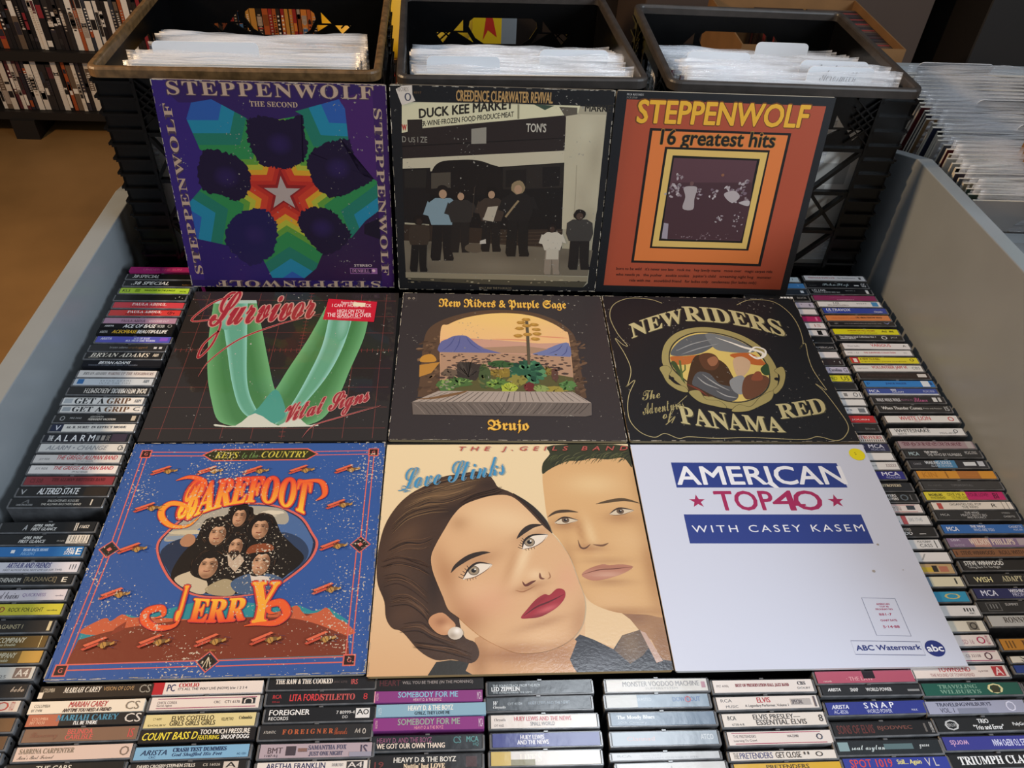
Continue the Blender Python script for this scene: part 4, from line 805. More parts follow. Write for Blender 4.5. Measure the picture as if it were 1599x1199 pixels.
def art_shopfront():
    A = Art(); A.rect(0, 0, 312, 312, '19191b'); d = '2a211f'
    fr = [(16.4,286.8),(25.4,289.6),(172.6,290.8),(299.3,288.6),(302.7,281.0),(301.9,143.5),(298.9,14.3),(291.9,7.1),(151.2,10.2),(20.6,15.8),(12.3,22.0),(14.0,166.2)]
    A.poly(fr, 'a29880')
    A.poly([(16.4,286.8),(17.8,288.9),(264.2,290.0),(262.2,279.7),(246.3,276.6),(44.3,254.4),(14.7,246.3)], 'd2caa6')
    A.stext('DUCK KEE MARKET', (40.0,267.5), (170.2,283.9), 12.5, '28241e', 'b', .03)
    A.stext('BEER·WINE·FROZEN FOOD·PRODUCE·MEAT', (34.4,255.1), (171.8,272.7), 7.2, '302b24', 'b', .01)
    A.poly([(176.6,289.7),(179.2,289.8),(179.9,269.9),(177.2,269.8)], '8a8468'); A.poly([(199.0,290.4),(228.2,289.3),(215.2,282.8)], '3a4a3c')
    A.text('MARKET', 271.5,282.6,315.3,291.7, '2a2620', 'b', .02)
    A.poly([(14.7,246.3),(44.8,253.6),(246.3,276.6),(248.6,226.5),(14.5,209.6)], d); A.poly([(14.5,228.1),(247.4,245.2),(247.5,243.9),(14.4,226.5)], '17110f')
    A.text("TON'S", 190.3,252.0,218.3,264.1, 'b8b0a0', 'b', .01); A.text('D US I ZE', 14.9,233.4,50.1,241.7, '8a8478', 'b'); A.poly([(112.7,254.4),(133.8,257.1),(134.0,234.1),(112.7,233.0)], '8e877a')
    A.poly([(23.2,265.0),(43.8,266.1),(43.9,242.0),(23.0,240.1)], '2c2420'); A.text('W', 15.4,250.2,21.6,258.1, 'b03830', 'b', .03)
    A.poly([(14.5,209.6),(248.6,226.5),(249.8,207.5),(148.0,196.8),(56.3,191.8),(13.8,194.9)], 'bdb298'); A.poly([(234.9,287.8),(260.4,287.3),(262.0,264.1),(257.1,256.1)], '5a5246')
    A.shade([(245.6,275.3),(263.7,278.5),(302.1,278.4),(302.4,137.7),(299.2,105.0),(249.7,105.7)], 'b8ad92', [(x_, y_, rx_, ry_, 0, c_, .7) for x_, y_, rx_, ry_, c_ in ((*(292.6,222.3), 14, 50, '9c9078'), (*(288.9,125.7), 20, 20, '948870'), (*(276.3,254.0), 20, 24, 'c4ba9e'), (*(277.9,157.6), 16, 30, 'a89c84'))], 6)
    A.line([(266.1,205.1),(268.0,160.2),(268.6,105.1)], .6, '7c705c')
    A.poly([(13.8,194.9),(53.8,197.2),(50.2,110.0),(12.6,112.4)], '1c1716'); A.poly([(52.3,191.7),(247.8,208.8),(251.3,104.2),(49.5,80.5)], '171312')
    A.blob([(54.9,189.1),(67.3,205.6),(94.0,209.5),(120.8,209.7),(142.5,203.5),(154.9,196.9),(154.1,163.6),(52.7,155.9)], '1b1513', 4)
    A.poly([(158.9,199.8),(247.9,207.4),(248.7,171.2),(159.6,166.5)], '28221e'); A.poly([(163.1,195.8),(193.1,197.9),(194.1,172.9),(163.7,170.0)], '1c1715'); A.poly([(216.4,201.2),(242.6,203.2),(242.9,173.9),(217.8,171.1)], '1a1514'); A.poly([(16.4,192.2),(48.4,194.4),(46.3,166.9),(15.9,166.2)], '26211d')
    A.poly([(54.9,189.1),(83.1,191.1),(82.8,167.7),(54.3,165.7)], '4a4238')
    A.poly([(12.4,109.5),(178.1,103.2),(252.6,105.8),(253.5,67.7),(11.8,80.0)], '33271f')
    for k in range(6): A.line([BR(560, 850 + k * 18), BR(955, 838 + k * 20)], .5, '5a4a3a', up=(k == 0))
    A.shade([(11.4,83.0),(138.6,80.1),(301.9,71.4),(297.9,27.2),(12.0,29.8)], '6e6454', [(x_, y_, 40, 14, 0, c_, .7) for x_, y_, c_ in ((*(64.8,74.7), '463e34'), (*(179.2,63.8), '544a3e'), (*(150.7,41.9), '7c7262'), (*(267.3,58.6), '5a5044'), (*(35.6,37.8), '5c5246'))], 6); A.poly([(11.4,29.8),(298.1,25.6),(297.8,17.5),(11.6,20.4)], '8a7f68'); A.poly([(11.6,20.4),(297.8,17.5),(291.9,7.1),(151.2,10.2),(20.6,15.8)], '4a4436')
    rn = random.Random(9)
    for i in range(24): p = BR(rn.uniform(130, 1080), rn.uniform(1100, 1125)); A.ell(p[0], p[1], rn.uniform(1, 4), rn.uniform(.6, 1.4), rn.choice(['a89c80', '3c362c', '8a7c62']), 7, up=(i % 8 == 0), jag=.3, seed=i)
    # people along the pavement
    def fig(x, y, h, top, leg, hair='1c1512', skin='a8866a', wide=1.0, arms=0):
        """standing figure: foot line (x, y) in the print's own crop units, height h"""
        def P(*q): return [BR(x + a * h * wide, y - b * h) for a, b in q]
        A.poly(P((-.14, 0), (-.16, .05), (-.13, .5), (0, .52), (-.01, .2), (-.03, 0)), leg); A.poly(P((.02, 0), (.0, .2), (0, .52), (.14, .5), (.13, .1), (.15, .03), (.14, 0)), leg)
        A.poly(P((-.15, .48), (-.19, .6), (-.18, .78), (-.1, .84), (.1, .84), (.18, .78), (.19, .6), (.15, .48)), top)
        if arms: A.poly(P((-.2, .8), (-.26, .62), (-.05, .56), (-.04, .62)), top); A.poly(P((.2, .8), (.27, .62), (.05, .66), (.05, .72)), top)
        c = BR(x, y - .91 * h); s = h * SC2
        A.ell(c[0], c[1] + s * .01, s * .095 * wide, s * .1, hair, 14, jag=.08, seed=int(x)); A.ell(c[0], c[1] - s * .02, s * .055 * wide, s * .065, skin, 12)
    fig(318, 1000, 410, '7c9098', '1d1918', arms=1); fig(415, 955, 345, '2e2926', '221d1b', arms=1)
    A.ell(BR(490, 930)[0], BR(490, 930)[1], 15, 8, '5a4e40', 20); fig(580, 950, 350, '3c3028', '1c1817', hair='171210', arms=1); A.poly([(137.9,139.1),(153.2,140.8),(146.6,116.0),(131.1,118.6)], 'b0a490'); A.poly([(127.2,84.5),(135.7,87.6),(136.3,80.1),(126.6,79.1)], 'b8b0a4')
    fig(722, 975, 410, '1e1a19', '1a1716', hair='8a7658', arms=1); A.line([(164.8,123.6),(177.0,141.2),(183.7,150.0)], 3, '8a7658')
    A.line([(115.1,122.8),(117.8,168.4),(119.7,171.3)], 1.2, '3a3028')
    fig(190, 1062, 310, '3a2f26', '1e1a18', skin='2e221c'); fig(905, 1072, 275, 'c0b6a4', '8a7c6c', skin='3c2c24', arms=1); fig(1050, 1045, 325, '3c3834', '221d1b', skin='4c3a30', wide=1.15)
    A.poly([(229.7,73.6),(248.8,72.3),(249.2,55.3),(229.8,55.1)], 'b8ae9c')
    A.text('CREEDENCE CLEARWATER REVIVAL', 91.5,292.3,225.1,306.9, 'b08a56', 'b', .01, res=2, space=1.0)
    A.text('8397', 33.5,300.7,43.7,304.0, '6a5038', 'n', res=1); A.text('WILLY AND THE POOR BOYS', 126.3,2.4,177.9,5.9, '8a7a60', 'n', res=1)
    st = Art(); st.z = A.z + .1
    st.poly([(9.0,306.2),(17.5,310.9),(31.3,312.4),(31.4,299.7),(35.2,291.2),(16.4,284.8),(13.0,294.1)], 'cfc3b6')
    st.text('RECORDS', 11.4,303.4,26.2,309.3, '5a5048', 'n', res=1); st.text('0', 20.4,290.7,29.7,301.6, '4a4a58', 'n')
    return A, st

def art_hits():
    A = Art(); A.rect(0, 0, 312, 312, '17171a'); k = '15110f'
    A.poly([(14.8,300.4),(300.4,299.8),(300.8,9.9),(12.2,11.7)], 'a84a30')
    A.text('STEPPENWOLF', 31.7,268.5,278.8,300.9, '6a3c18', 'b', .045); A.text('STEPPENWOLF', 32.7,269.0,278.2,300.1, 'e4aa32', 'b', .018)
    A.poly([(52.8,261.9),(259.4,260.5),(259.5,50.2),(51.5,51.9)], k); A.poly([(57.0,258.2),(255.3,257.2),(254.8,54.5),(55.6,55.7)], 'd9773a')
    A.text('16 greatest hits', 70.8,232.3,238.3,260.9, '9a7030', 'b', .03); A.text('16 greatest hits', 71.0,232.3,238.1,260.3, '17130f', 'b', .008)
    A.poly([(78.5,235.7),(233.5,235.1),(234.3,76.7),(77.7,77.2)], k); A.poly([(82.2,232.4),(231.0,231.6),(230.2,79.6),(81.0,80.2)], 'd8b262')
    A.poly([(91.5,223.5),(221.5,222.0),(221.7,89.1),(90.2,89.9)], k); A.poly([(94.1,219.8),(217.7,219.2),(218.2,92.6),(93.4,93.2)], '54363c')
    A.grad([(94.1,219.8),(217.7,219.2),(218.2,92.6),(93.4,93.2)], lambda x, y: mix('4e3238', '5e3c42', y / 312))
    rn = random.Random(11); pale = ['a8999a', '8e7c7e', 'c0b4b2', '76606a']
    def spot(cx, cy, sx, sy, n, r, cols=pale, sd=0):
        q = random.Random(sd)
        for i in range(n): p = HT(q.gauss(cx, sx), q.gauss(cy, sy)); A.ell(p[0], p[1], q.uniform(.4, 1) * r, q.uniform(.4, 1.1) * r, q.choice(cols), 8, q.random() * 3, up=(i % 10 == 0), jag=.25, seed=i)
    A.poly([(92.9,160.6),(97.9,182.8),(218.3,186.1),(221.6,141.2),(219.3,94.4),(93.8,94.1)], '472c31')
    spot(475, 590, 22, 30, 26, 3, sd=1); spot(490, 525, 4, 6, 4, 2.4, sd=2); spot(600, 620, 9, 24, 14, 2.2, sd=3); spot(690, 620, 8, 22, 12, 2.2, sd=4); spot(790, 620, 20, 26, 18, 3, sd=5); spot(860, 610, 14, 34, 20, 3, sd=6); spot(720, 760, 10, 12, 10, 2, sd=7); spot(810, 770, 20, 24, 14, 1.6, sd=8); spot(630, 860, 80, 8, 26, 1.4, ['8a7478', '6e5458'], sd=9)
    A.blob([(119.0,143.0),(120.3,161.3),(115.5,175.1),(126.0,178.1),(136.0,175.6),(134.5,158.9),(135.0,142.0)], 'a89a98', 4); A.ell(HT(565, 565)[0], HT(565, 565)[1], 3, 3.4, '6a4a48', 12)
    A.blob([(178.6,168.4),(193.1,172.9),(203.2,163.4),(193.8,154.2),(182.9,160.1)], 'b0a2a0', 4); A.blob([(203.4,155.0),(218.2,158.2),(219.3,149.7),(208.3,151.7)], 'b4a8a6', 4); A.poly([(93.7,119.5),(101.1,118.2),(103.0,93.1),(93.9,93.8)], '9c9098'); A.ell(HT(735, 518)[0], HT(735, 518)[1], 2.4, 2.2, '8a5a40', 12)
    for t, r in (('born to be wild   it\'s never too late   rock me   hey lawdy mama   move over   magic carpet ride', (29.5,38.7,280.6,46.9)), ("who needs ya   the pusher   sookie sookie   jupiter's child   screaming night hog   monster", (30.0,28.5,281.1,37.5)), ('ride with me   snowblind friend   for ladies only   tenderness (for ladies only)', (52.5,18.6,258.8,27.7))):
        A.text(t, r[0], r[1] - 1, r[2], r[1] + 5.4, '241210', 'n', .008, res=2)
    A.text('MCA RECORDS', 14.2,306.0,37.6,308.8, 'b8b4b0', 'b', res=1); A.text('MCX 37049', 14.4,301.6,29.4,304.6, '8a8680', 'n', res=1)
    return A
# ------------------------------------------------------------------ the place: floor, wall, bin
def struct(name, mb, m):
    o = mb.build(name, m); o['kind'] = 'structure'; return o
FZ = -.79
b = MB(); b.box(-4, -1.5, FZ - .05, 3.5, 3.6, FZ); struct('floor', b, M['floor'])
b = MB(); b.box(-4, 3.5, FZ, 3.5, 3.6, 2.3); struct('wall_back', b, M['wall'])

def panel_poly(o, xa, xb, pts, mat, name):
    """upright board between x = xa and xb with a side outline pts of (y, z)"""
    m = MB(); n = len(pts)
    v = [(xa, y, z) for y, z in pts] + [(xb, y, z) for y, z in pts]
    m.add(v, [tuple(range(n)), tuple(range(2 * n - 1, n - 1, -1))] + [(i, n + i, n + (i + 1) % n, (i + 1) % n) for i in range(n)], hx('ffffff'))
    q = m.build(name, mat, o, fix=True)
    bv = q.modifiers.new('edge', 'BEVEL'); bv.width = .0015; bv.segments = 2; bv.limit_method = 'ANGLE'
    return q
bin_o = empty('record_bin', (0, .2, FZ))
tag(bin_o, 'grey painted display bin holding the cassettes, crates and record sleeves', 'display bin')
def bp(name, mb, mat):
    o = mb.xf(Matrix.Translation((0, -.2, -FZ))).build(name, mat, bin_o); return o
def sh(pts): return [(y - .2, z - FZ) for y, z in pts]
panel_poly(bin_o, -.577, -.546, sh([(.255, -.785), (1.62, -.785), (1.62, -.02), (1.30, .035), (1.22, .052), (.70, .070), (.255, .084)]), M['bin'], 'side_panel')
panel_poly(bin_o, .700, .724, sh([(.255, -.785), (1.62, -.785), (1.62, .0), (1.19, .172), (1.105, .202), (.83, .213), (.255, .231)]), M['bin'], 'side_panel')
b = MB(); b.box(-.546, .256, -.10, .70, 1.086, -.0748); bp('bottom_board', b, M['bin_dark'])
b = MB(); b.box(-.546, 1.086, -.125, .70, 1.62, -.0905); bp('crate_shelf', b, M['bin_dark'])
b = MB(); b.box(-.400, .405, -.0748, .455, 1.012, -.0052); bp('inner_platform', b, M['bin_dark'])
b = MB(); b.box(-.546, .256, -.785, .70, .274, -.020); bp('front_board', b, M['bin'])
b = MB(); b.box(-.546, 1.60, -.785, .70, 1.62, .0); bp('back_board', b, M['bin'])

# ------------------------------------------------------------------ cassettes, spines up, in columns
CASS = '''A|1076.9|a8246e|magenta|s|UNDER THE SUN~20~75~3~8~d06090~b;#90~100~0~12~e04060
A|1058.0|161618|black with white slab lettering||38·SPECIAL~8~47~2~10~d8d8d4~i
A|1040.5|141416|black with big white lettering||.38 SPECIAL~10~65~2.5~10~f2f2ee~i;flashback~85~98~2~4~b08040~n
A|1022.0|b4d63a|lime green||KLS~4~15~3~9~20300c~b;WINDOWS IN THE JUNGLE~35~80~4~8.5~1c2a0c~b;#22~29~3~10~7fa020;SPECIAL~87~97~3~6~304010~n
A|1005.2|1b1a1a|near-black with tiny marks||· ' ·~86~97~4~9~d0d0c0~b
A|986.1|d2454e|red with faint white lettering||PAULA ABDUL~26~75~5~11~f6d8d4~S;FOREVER YOUR GIRL~25~73~1.5~4.5~8a1c24~b
A|967.5|d8423f|red with white lettering||PAULA ABDUL~25~73~5.5~11~fbe9e4~S;FOREVER YOUR GIRL~24~73~1.5~5~5a1014~b;CD v~82~92~3~9~3a1014~b
A|948.7|b98ea6|dusty lilac||PAULA ABDUL~24~58~3~8~3a2636~n;KNOCKED OUT~63~90~3~7~f0e4ee~n
A|935.2|101012|thin black with white capitals|s|ARISTA~6~18~4~8~e8e8e8~i;ACE OF BASE~31~75~1.5~10.5~ffffff~i;THE SIGN~76~86~2~9~eeeeee~n;O~90~96~2~10~9a9a9a~b
A|922.1|0e0e10|thin black with yellow and white capitals|s|ARISTA~4~14~3~8~dddddd~n;ACEOFBASE~20~53~2.5~10~f2c33c~i;BEAUTIFULLIFE~53~93~2.5~10~ffffff~i
A|905.9|5a5cc0|violet blue||ARISTA~5~20~5~10~e8e8ff~i;ACE OF BASE~50~72~6~10.5~d6d8ff~S;ALL THAT SHE WANTS~40~80~1.5~5~e6e8ff~S;#86~97~3~10~8a5ad0
A|887.9|2c2a2a|charcoal with thin grey lettering||bryan adams~26~50~3.5~9~a8a8a8~n;unplugged~51~76~3.5~9~8a6a48~n;#85~89~4~8~d8d8d8;#92~96~4~8~d8d8d8
A|870.6|1f1d1c|black with large cream capitals||BRYAN ADAMS~6~84~3~11~f4ead8~I;RECKLESS~5~18~0.8~3~b8b0a0~n;A&M~89~96~4~10~e8dcc8~b
A|853.6|12141c|thin blue-black with white italic name|s|BRYAN ADAMS~20~60~5~10.5~ffffff~i;THOUGHT I'D DIED AND GONE TO HEAVEN~8~70~1.5~4~8a90a0~n
A|833.3|e4dfdb|white with dark slab lettering||BRYAN ADAMS~6~36~4~9~2c2a2a~I;WAKING UP THE NEIGHBOURS~38~97~4~9~6a3a34~I
A|816.6|cdd5dd|pale blue with a blue square||#4~12~2~11~2f6fae;B R Y A N   A D A M S~33~72~6.5~9~6a727c~n;I N T O   T H E   F I R E~33~72~2~4.5~6a727c~n;A&M~88~95~4~10~7a828a~b
A|799.1|262422|dark with crowded upside-down white letters|u|DONE WITH MIRRORS~2~46~1.5~10.5~f0efec~b;AEROSMITH~48~80~1.5~10.5~e6dfd6~b;O~2~9~2~10~c0b8a8~b
A|779.5|eceae6|white with black and brown lettering||#2~12~2~10~b9bec2;GET A~15~52~1~11~10181c~S;GRIP~55~84~1~11~6a4a30~S;A&M~89~97~3~9~888888~b
A|764.0|e9e6e1|white with black and brown lettering, second||#2~12~2~10~a9aeb2;GET A~14~51~1~11~10181c~S;GRIP~54~84~1~11~6c4c32~S;C~89~97~3~10~4a4a4a~b
A|747.5|23211f|black with small white lettering||O~6~12~2~10~a8a8a8~b;M5G 24162~18~32~5~8~c8c8c8~n;AEROSMITH~42~58~7~10~d8d4cc~n;PERMANENT VACATION~41~74~2.5~6~e0d8cc~b;#93~98~2~10~c8bca8
A|730.7|ece8e0|white with a navy badge||#0~14~0~12~1c2340;V~5~11~2~10~e8e8f0~b;AL B. SURE!  IN EFFECT MODE~18~90~5~9~3a3a44~S
A|713.3|1b1b24|dark with rotated white letters||THE~5~11~2~10~f0f0f0~b;A L A R M~14~60~1~11~ffffff~b;#62~66~2~10~909090;#68~72~2~10~909090;LIVE~74~78~2~10~a0a0a0~n;#80~98~0~12~3a3040
A|696.3|dad8d4|white with outlined grey lettering||ALARM • CHANGE~8~80~2.5~9.5~8a8c92~i;Ch~92~98~2~10~2c2c2c~b
A|678.8|d9d4d0|white with red lettering, in shade||JOY RIDE~6~18~3~7~6a6a6a~n;THE GREGG ALLMAN BAND~26~96~4.5~11~c04048~i;I'M NO ANGEL~50~70~1~3.5~8a8a8a~n
A|660.7|ece6e2|white with red lettering, brighter||JOY RIDE~6~20~5~9~5a5a5a~n;THE GREGG ALLMAN BAND~27~95~5.5~11~c8323e~i;I'M NO ANGEL~50~68~1~4~7a7a7a~n
A|643.5|8c3438|maroon||THE ALLMAN BROTHERS BAND~30~90~5~10~5a1618~S;CS 508~6~20~3~9~5c1a1a~n
A|626.6|1d1b19|black with slanted white capitals||V~3~9~2~9~b8b8b8~b;ALTERED STATE~22~68~2~11~ffffff~i;·l~90~96~2~10~b08c60~b;#74~100~0~12~2c2216
A|610.2|1a1918|black with two small white lines||CAPRICORN RECORDS~7~25~1.5~4~b8b8b8~n;A~12~20~5~10~707070~i;ENLIGHTENED ROGUES~40~74~6.5~10~d8d4cc~n;THE ALLMAN BROTHERS BAND~34~78~2~5~ece6da~b;#88~89.5~2~10~d8cfc0
A|575.3|191817|black with a white swoosh||A~24~28~2~9~c8c8c8~i;APRIL WINE~34~56~6.5~10~f0ede6~i;FIRST GLANCE~33~60~1.5~5.5~f4f0ea~i;11652~84~94~4~8~ece4d8~i;#79~80~1~11~f0e6d8;#81~82~1~11~f0e6d8
A|557.8|181716|black with a barcode||APRIL WINE~30~50~6.5~10~e6e3dc~i;FIRST GLANCE~27~55~1.5~5.5~ece8e2~i;AN-16245~67~75~3~5~c8c0b4~n;#77~100~0.5~11.5~dfd8cc;1 11 1 11 1~80~98~4~10.5~201c18~b;7777-16245-4~82~98~1~3.5~3a342c~n
A|541.4|2f78bc|blue||ROAD BACK HOME~38~64~6.5~10~cfe6ff~S;ARGENT~37~52~1.5~5.5~8fc0ee~b;AXLL~83~92~6.5~10.5~ffffff~b;57290~82~92~2~6~ffffff~b;E~94~99~2~10~ffffff~b;#26~30~4~8~ffffff
A|520.9|dddbe4|white with bold navy lettering||ARTHUR AND FRIENDS~26~71~5~11.5~2c2f7a~i;FIRST ALMOST REAL NOT LIVE CD (OR TAPE)~24~84~1~4~5a5a64~n;' ' '~91~97~3~9~4a4a4a~b
A|505.2|1c1b1a|black with hand-drawn lettering||ATHENAEUM~24~48~3~8.5~e8e4da~n;[RADIANCE]~52~84~2~9.5~a09070~n;E~90~95~3~9~f0e8d8~b
A|486.6|ddd5dc|pale lilac||bad brains~30~54~2~10~2e2838~C;QUICKNESS~57~80~3.5~8~8a70a0~n;caroline~90~98~4~6~8a8088~n
A|469.1|d2c83a|yellow||BAD~30~44~3~9~a03830~b;ROCK FOR LIGHT~48~82~3.5~8~403c10~n;caroline~86~96~4~6~504a20~n
A|449.6|2a2520|dark brown||I AGAINST I~46~72~3.5~8~c8b890~n;#96~99~1~11~d8c8a0
A|431.8|6b5222|dark gold||BAD COMPANY~42~80~5~10.5~e4d8b8~i;Dangerous Double~44~72~1~4.5~d8cca8~i;#94~94.6~0~12~f0dca0
A|415.2|7a5e28|gold||BAD COMPANY~42~76~5~10.5~e0d4b4~i;Double~60~70~1~4.5~d0c4a0~i;#80~100~0~12~c89c48
A|398.4|d8d3c9|white with a boxed emblem||81625~60~76~1~4~6a6a6a~n;#82~97~1~11~8a7468;A4~84~95~2.5~9.5~e8e0d4~b
A|379.7|231e1b|black with pale scribbles||81503~60~76~1~4~c8bfb0~n;bobo~86~98~5~10~d0bca8~C
A|364.6|e6d6c6|cream with a red disc emblem||O~80~91~1~11~c85a4c~b;ATCO~92~96~1~11~c85a4c~n
A|346.4|7a5836|brown|| · ~50~60~4~8~a08050~b
A|329.5|6a4c30|dark tan|| · ~50~60~4~8~a08050~b
A|316.1|7f8c9c|grey blue|| · ~50~60~4~8~a0b0c0~b
B|377.7|2a211b|black and brown with white italics|s|COLUMBIA~3~13~6~10~d8c8b0~n;MARIAH CAREY~21~54~5~10.5~fff4e4~I;VISION OF LOVE~56~83~6~10~c8a070~n;CS~88~98~3~11~9a9488~b;#0~4~0~6~e6d8c4
B|362.5|efe2cf|cream with red name|s|COLUMBIA~4~18~6~9~4a4034~n;BT 71498~3~12~2~4.5~4a4034~n;MARIAH CAREY~34~68~5.5~11~b83a3c~i;ANYTIME YOU NEED A FRIEND~30~72~1~4.5~4a2c24~i;CS~84~96~2~10~8a7c6c~b
B|350.0|1f1d20|black and orange with blue name|s|#0~28~0~12~b86a50;COLUMBIA~4~18~6~9~f0c0a0~n;38T 74330~3~16~2~5~f0c0a0~n;MARIAH CAREY~25~78~5~11~4f8fae~S;I'LL BE THERE~41~61~0.8~4.5~ffffff~b;CS~84~98~2~11~d8d0c8~b
B|336.2|8a6a54|taupe with coral lettering||BELINDA~38~60~6.5~11~e0685e~b;CARLISLE~37~61~1.5~6~e0685e~b;IS~92~97~2~10~d05a54~b;Runaway~6~30~2~9~9a6a54~C
B|319.4|e3c9bb|pale pink with a flower||SABRINA CARPENTER~3~50~6~10.5~8a7a68~S;Man's Best Friend~3~34~1.5~5~7a6a5c~C;O~90~98~2~10~8a7668~b
B|305.7|201c18|black with white lettering at the frame edge||THE CARS~25~55~3~10~e8e0d0~b
C|379.2|e9dcd4|white with a red corner|s|#0~11~0~12~b8242c;COOLIO~24~42~7~11~b8242c~S;IT'S ALL THE WAY LIVE (NOW) b/w 1 2 3 4~24~86~3~6.5~3a2c30~n;PC~14~21~3~10~2a2a5a~b
C|364.6|f0e2d8|white with two magenta lines||CHICK COREA~6~24~5.5~8~4a3034~n;Secret Agent~6~20~2.5~5~4a3034~n;CRC~58~64~5~7.5~4a3034~n;CT1 6176~68~82~5~7.5~4a3034~n;#6~97~10~10.6~a83a6a;#6~97~1.2~1.8~a83a6a;#84~96~4~9.5~2a2a2a;∩~86~94~4.5~9~f0e2d8~b
C|347.3|e6d69a|cream yellow||CT 46897~7~15~7~9~5a4c24~n;ELVIS COSTELLO~24~62~6~10.5~4a3a18~b;GIRLS GIRLS GIRLS~23~64~1.5~5.8~4a3a18~b;VOLUME TWO~69~80~5~8~4a3a18~b;Columbia~85~97~6~9~4a3a18~S;DOLBY~4~20~1.5~3~6a5c30~n
C|332.7|18161a|black with bold yellow name|s|COUNT BASS D~3~50~2.5~9.5~f6e34a~i;TOO MUCH PRESSURE~52~95~6.5~11~fff8ee~b;FEATURING~51~69~1.5~5.5~e6d23e~b;SNOOP DOGG~71~95~1.5~5.5~ffffff~b
C|317.2|86b8dc|sky blue||ARISTA~5~28~4~9~1c2a50~i;CRC~13~19~1~3~1c2a50~n;CRASH TEST DUMMIES~33~80~6.5~10.5~24325c~S;God Shuffled His Feet~33~77~1.5~5.5~24325c~I;AC-1531~90~98~2~4~3a5a80~n
C|304.1|26221f|black with white capitals at the frame edge||DAVID CROSBY·STEPHEN STILLS~5~55~6~10.5~e8e0d4~b;CS 16026~62~77~6~9.5~d8d0c4~n;#80~93~2~11~d8ccc0;A~82~91~3~10~2a2420~b
D|382.8|201d1e|black with fine white capitals||THE RAW & THE COOKED~6~60~5~10~f0e6dc~S;(IRSC 6273)~61~74~5~7.5~6a5a58~n;IRS~78~84~4~9~c85a58~b
D|367.2|1c1b1e|black with red lettering||RCA~5~13~6~10~c83a3e~b;9999-4-R~5~12~1.5~3.5~b0343a~n;LITA FORD/~21~50~3~10~e8454a~b;STILETTO~50~82~3~9.5~c85a58~S;8~90~94~3~9.5~c83a3e~n
D|350.4|1b1a1c|black with white capitals and emblem||FOREIGNER~3~40~6~11~ffffff~b;RECORDS~3~21~1.5~4.5~ffffff~n;7 80999-4~65~82~6~9~f0f0f0~n;DD~71~76~2~4.5~e0e0e0~b;#83~96~2~11~e8e8e8;A~84~90~5~10~222222~b;O~90~95~5~10~222222~b
D|334.0|2a2727|charcoal with orange spaced capitals||ATLANTIC~3~14~5~7.5~d8d0c8~n;F O R E I G N E R~20~66~4~8.5~c0623a~S;Records~67~79~3~9~b85a34~C;A4~86~91~4~8~b8b0a8~b;O~93~96~3~8~d0c8c0~b
D|316.0|b9a8b2|mauve grey with torn pattern||BMT~7~20~4~9~5a4a50~b;#23~32~2~10~4a4048;SAMANTHA FOX~43~77~6.5~10.5~5a5670~S;JUST ONE NIGHT~44~74~1~5~5a5670~S;1187-4-J~5~16~0.5~3~4a3c44~n;IS~90~96~2~10~50465a~b;#34~42~5~8~8a6a62;#80~100~0~4~9e9cae
D|302.0|ece4de|white with bold navy capitals at the frame edge||ARETHA FRANKLIN~8~60~3~10.5~2c2c5c~b;DOUBLE PLAY~66~76~5~9~4a4a5a~n;#79~94~2~11~3a3638;A4~80~93~3~10~e8e0dc~b
E|378.6|1a1719|black with fine grey lettering|s|HEART~3~22~5~11~5a2a30~b;WILL YOU BE THERE (IN THE MORNING)~24~90~5.5~9.5~a8a0a0~n
E|366.0|8a3a82|purple with pale blue title|s|SOMEBODY FOR ME~22~77~5~11~8cc4de~b;HEAVY D. & THE BOYZ~36~62~1~4~f0c8d8~b;MCA~95~99~2~10~e8d0e8~n;#0~1~0~12~e8a0b0;MCA~2~4~2~10~e8b8c8~n
E|352.4|8cb2c8|pale blue with white title|s|HEAVY D. & THE BOYZ~29~70~5.5~10.5~f8f6ee~b;GYRLZ, THEY LOVE ME~35~67~0.8~4.5~2c3c48~b;MCA~2~5~2~9~d8e8f0~n
E|338.8|8c3684|purple with grey-green title|s|SOMEBODY FOR ME~22~78~5~11~9cb0a0~b;HEAVY D. & THE BOYZ~37~63~1~4~f0a8b8~b;MCA~95~99~2~10~f0d8f0~n;MCA~2~4~2~10~f0c0d0~n
E|320.8|1f2226|charcoal with mauve and cream lettering||HEAVY D. AND THE BOYZ~4~54~6.5~11~a05a80~n;WE GOT OUR OWN THANG~4~66~1.5~6~f8e8d8~b;CS~74~81~5~11~50888c~b;MCA~86~97~6~11~5a9a9c~b;HQ~92~97~2~5.5~5a9a9c~n
E|303.0|211d1e|black with white capitals||HEAVY D & THE BOYZ~21~77~6~10.5~f0ece4~b;Nuttin' but LOVE~30~67~0.5~5~f0d8b8~S;#86~96~1~10~4a3030;19~4~12~2~7~7a3a38~b
F|373.4|1d242a|slate with white band name||THE SOUNDTRACK FROM THE FILM~4~50~7~9.5~c8d4dc~n;LED ZEPPELIN~3~30~3~7~f0f4f8~b;THE SONG REMAINS THE SAME~4~42~0.8~2.4~c0ccd4~n
F|356.7|30383f|slate with a white butterfly||Chrysalis~6~18~1.5~4.5~f0f4f8~I;W~6~11~5~9~e8eef4~I;CVT 41534~20~34~5~7.5~c0ccd6~n;HUEY LEWIS AND THE NEWS~40~80~5~8~a0b0c0~n
F|339.1|e5dcd6|white with red name||Chrysalis~3~14~6~9~5a4a4a~I;CVT 41622~3~12~1.5~3.5~5a4a4a~n;HUEY LEWIS AND THE NEWS~22~76~6.5~10.5~c03a44~b;SMALL WORLD~37~60~2~5.5~5a5a64~n
F|321.3|333a88|indigo blue||HUEY LEWIS~26~48~6.5~10.5~f0f0fa~b;AND THE NEWS~23~52~2~6~f0f0fa~b
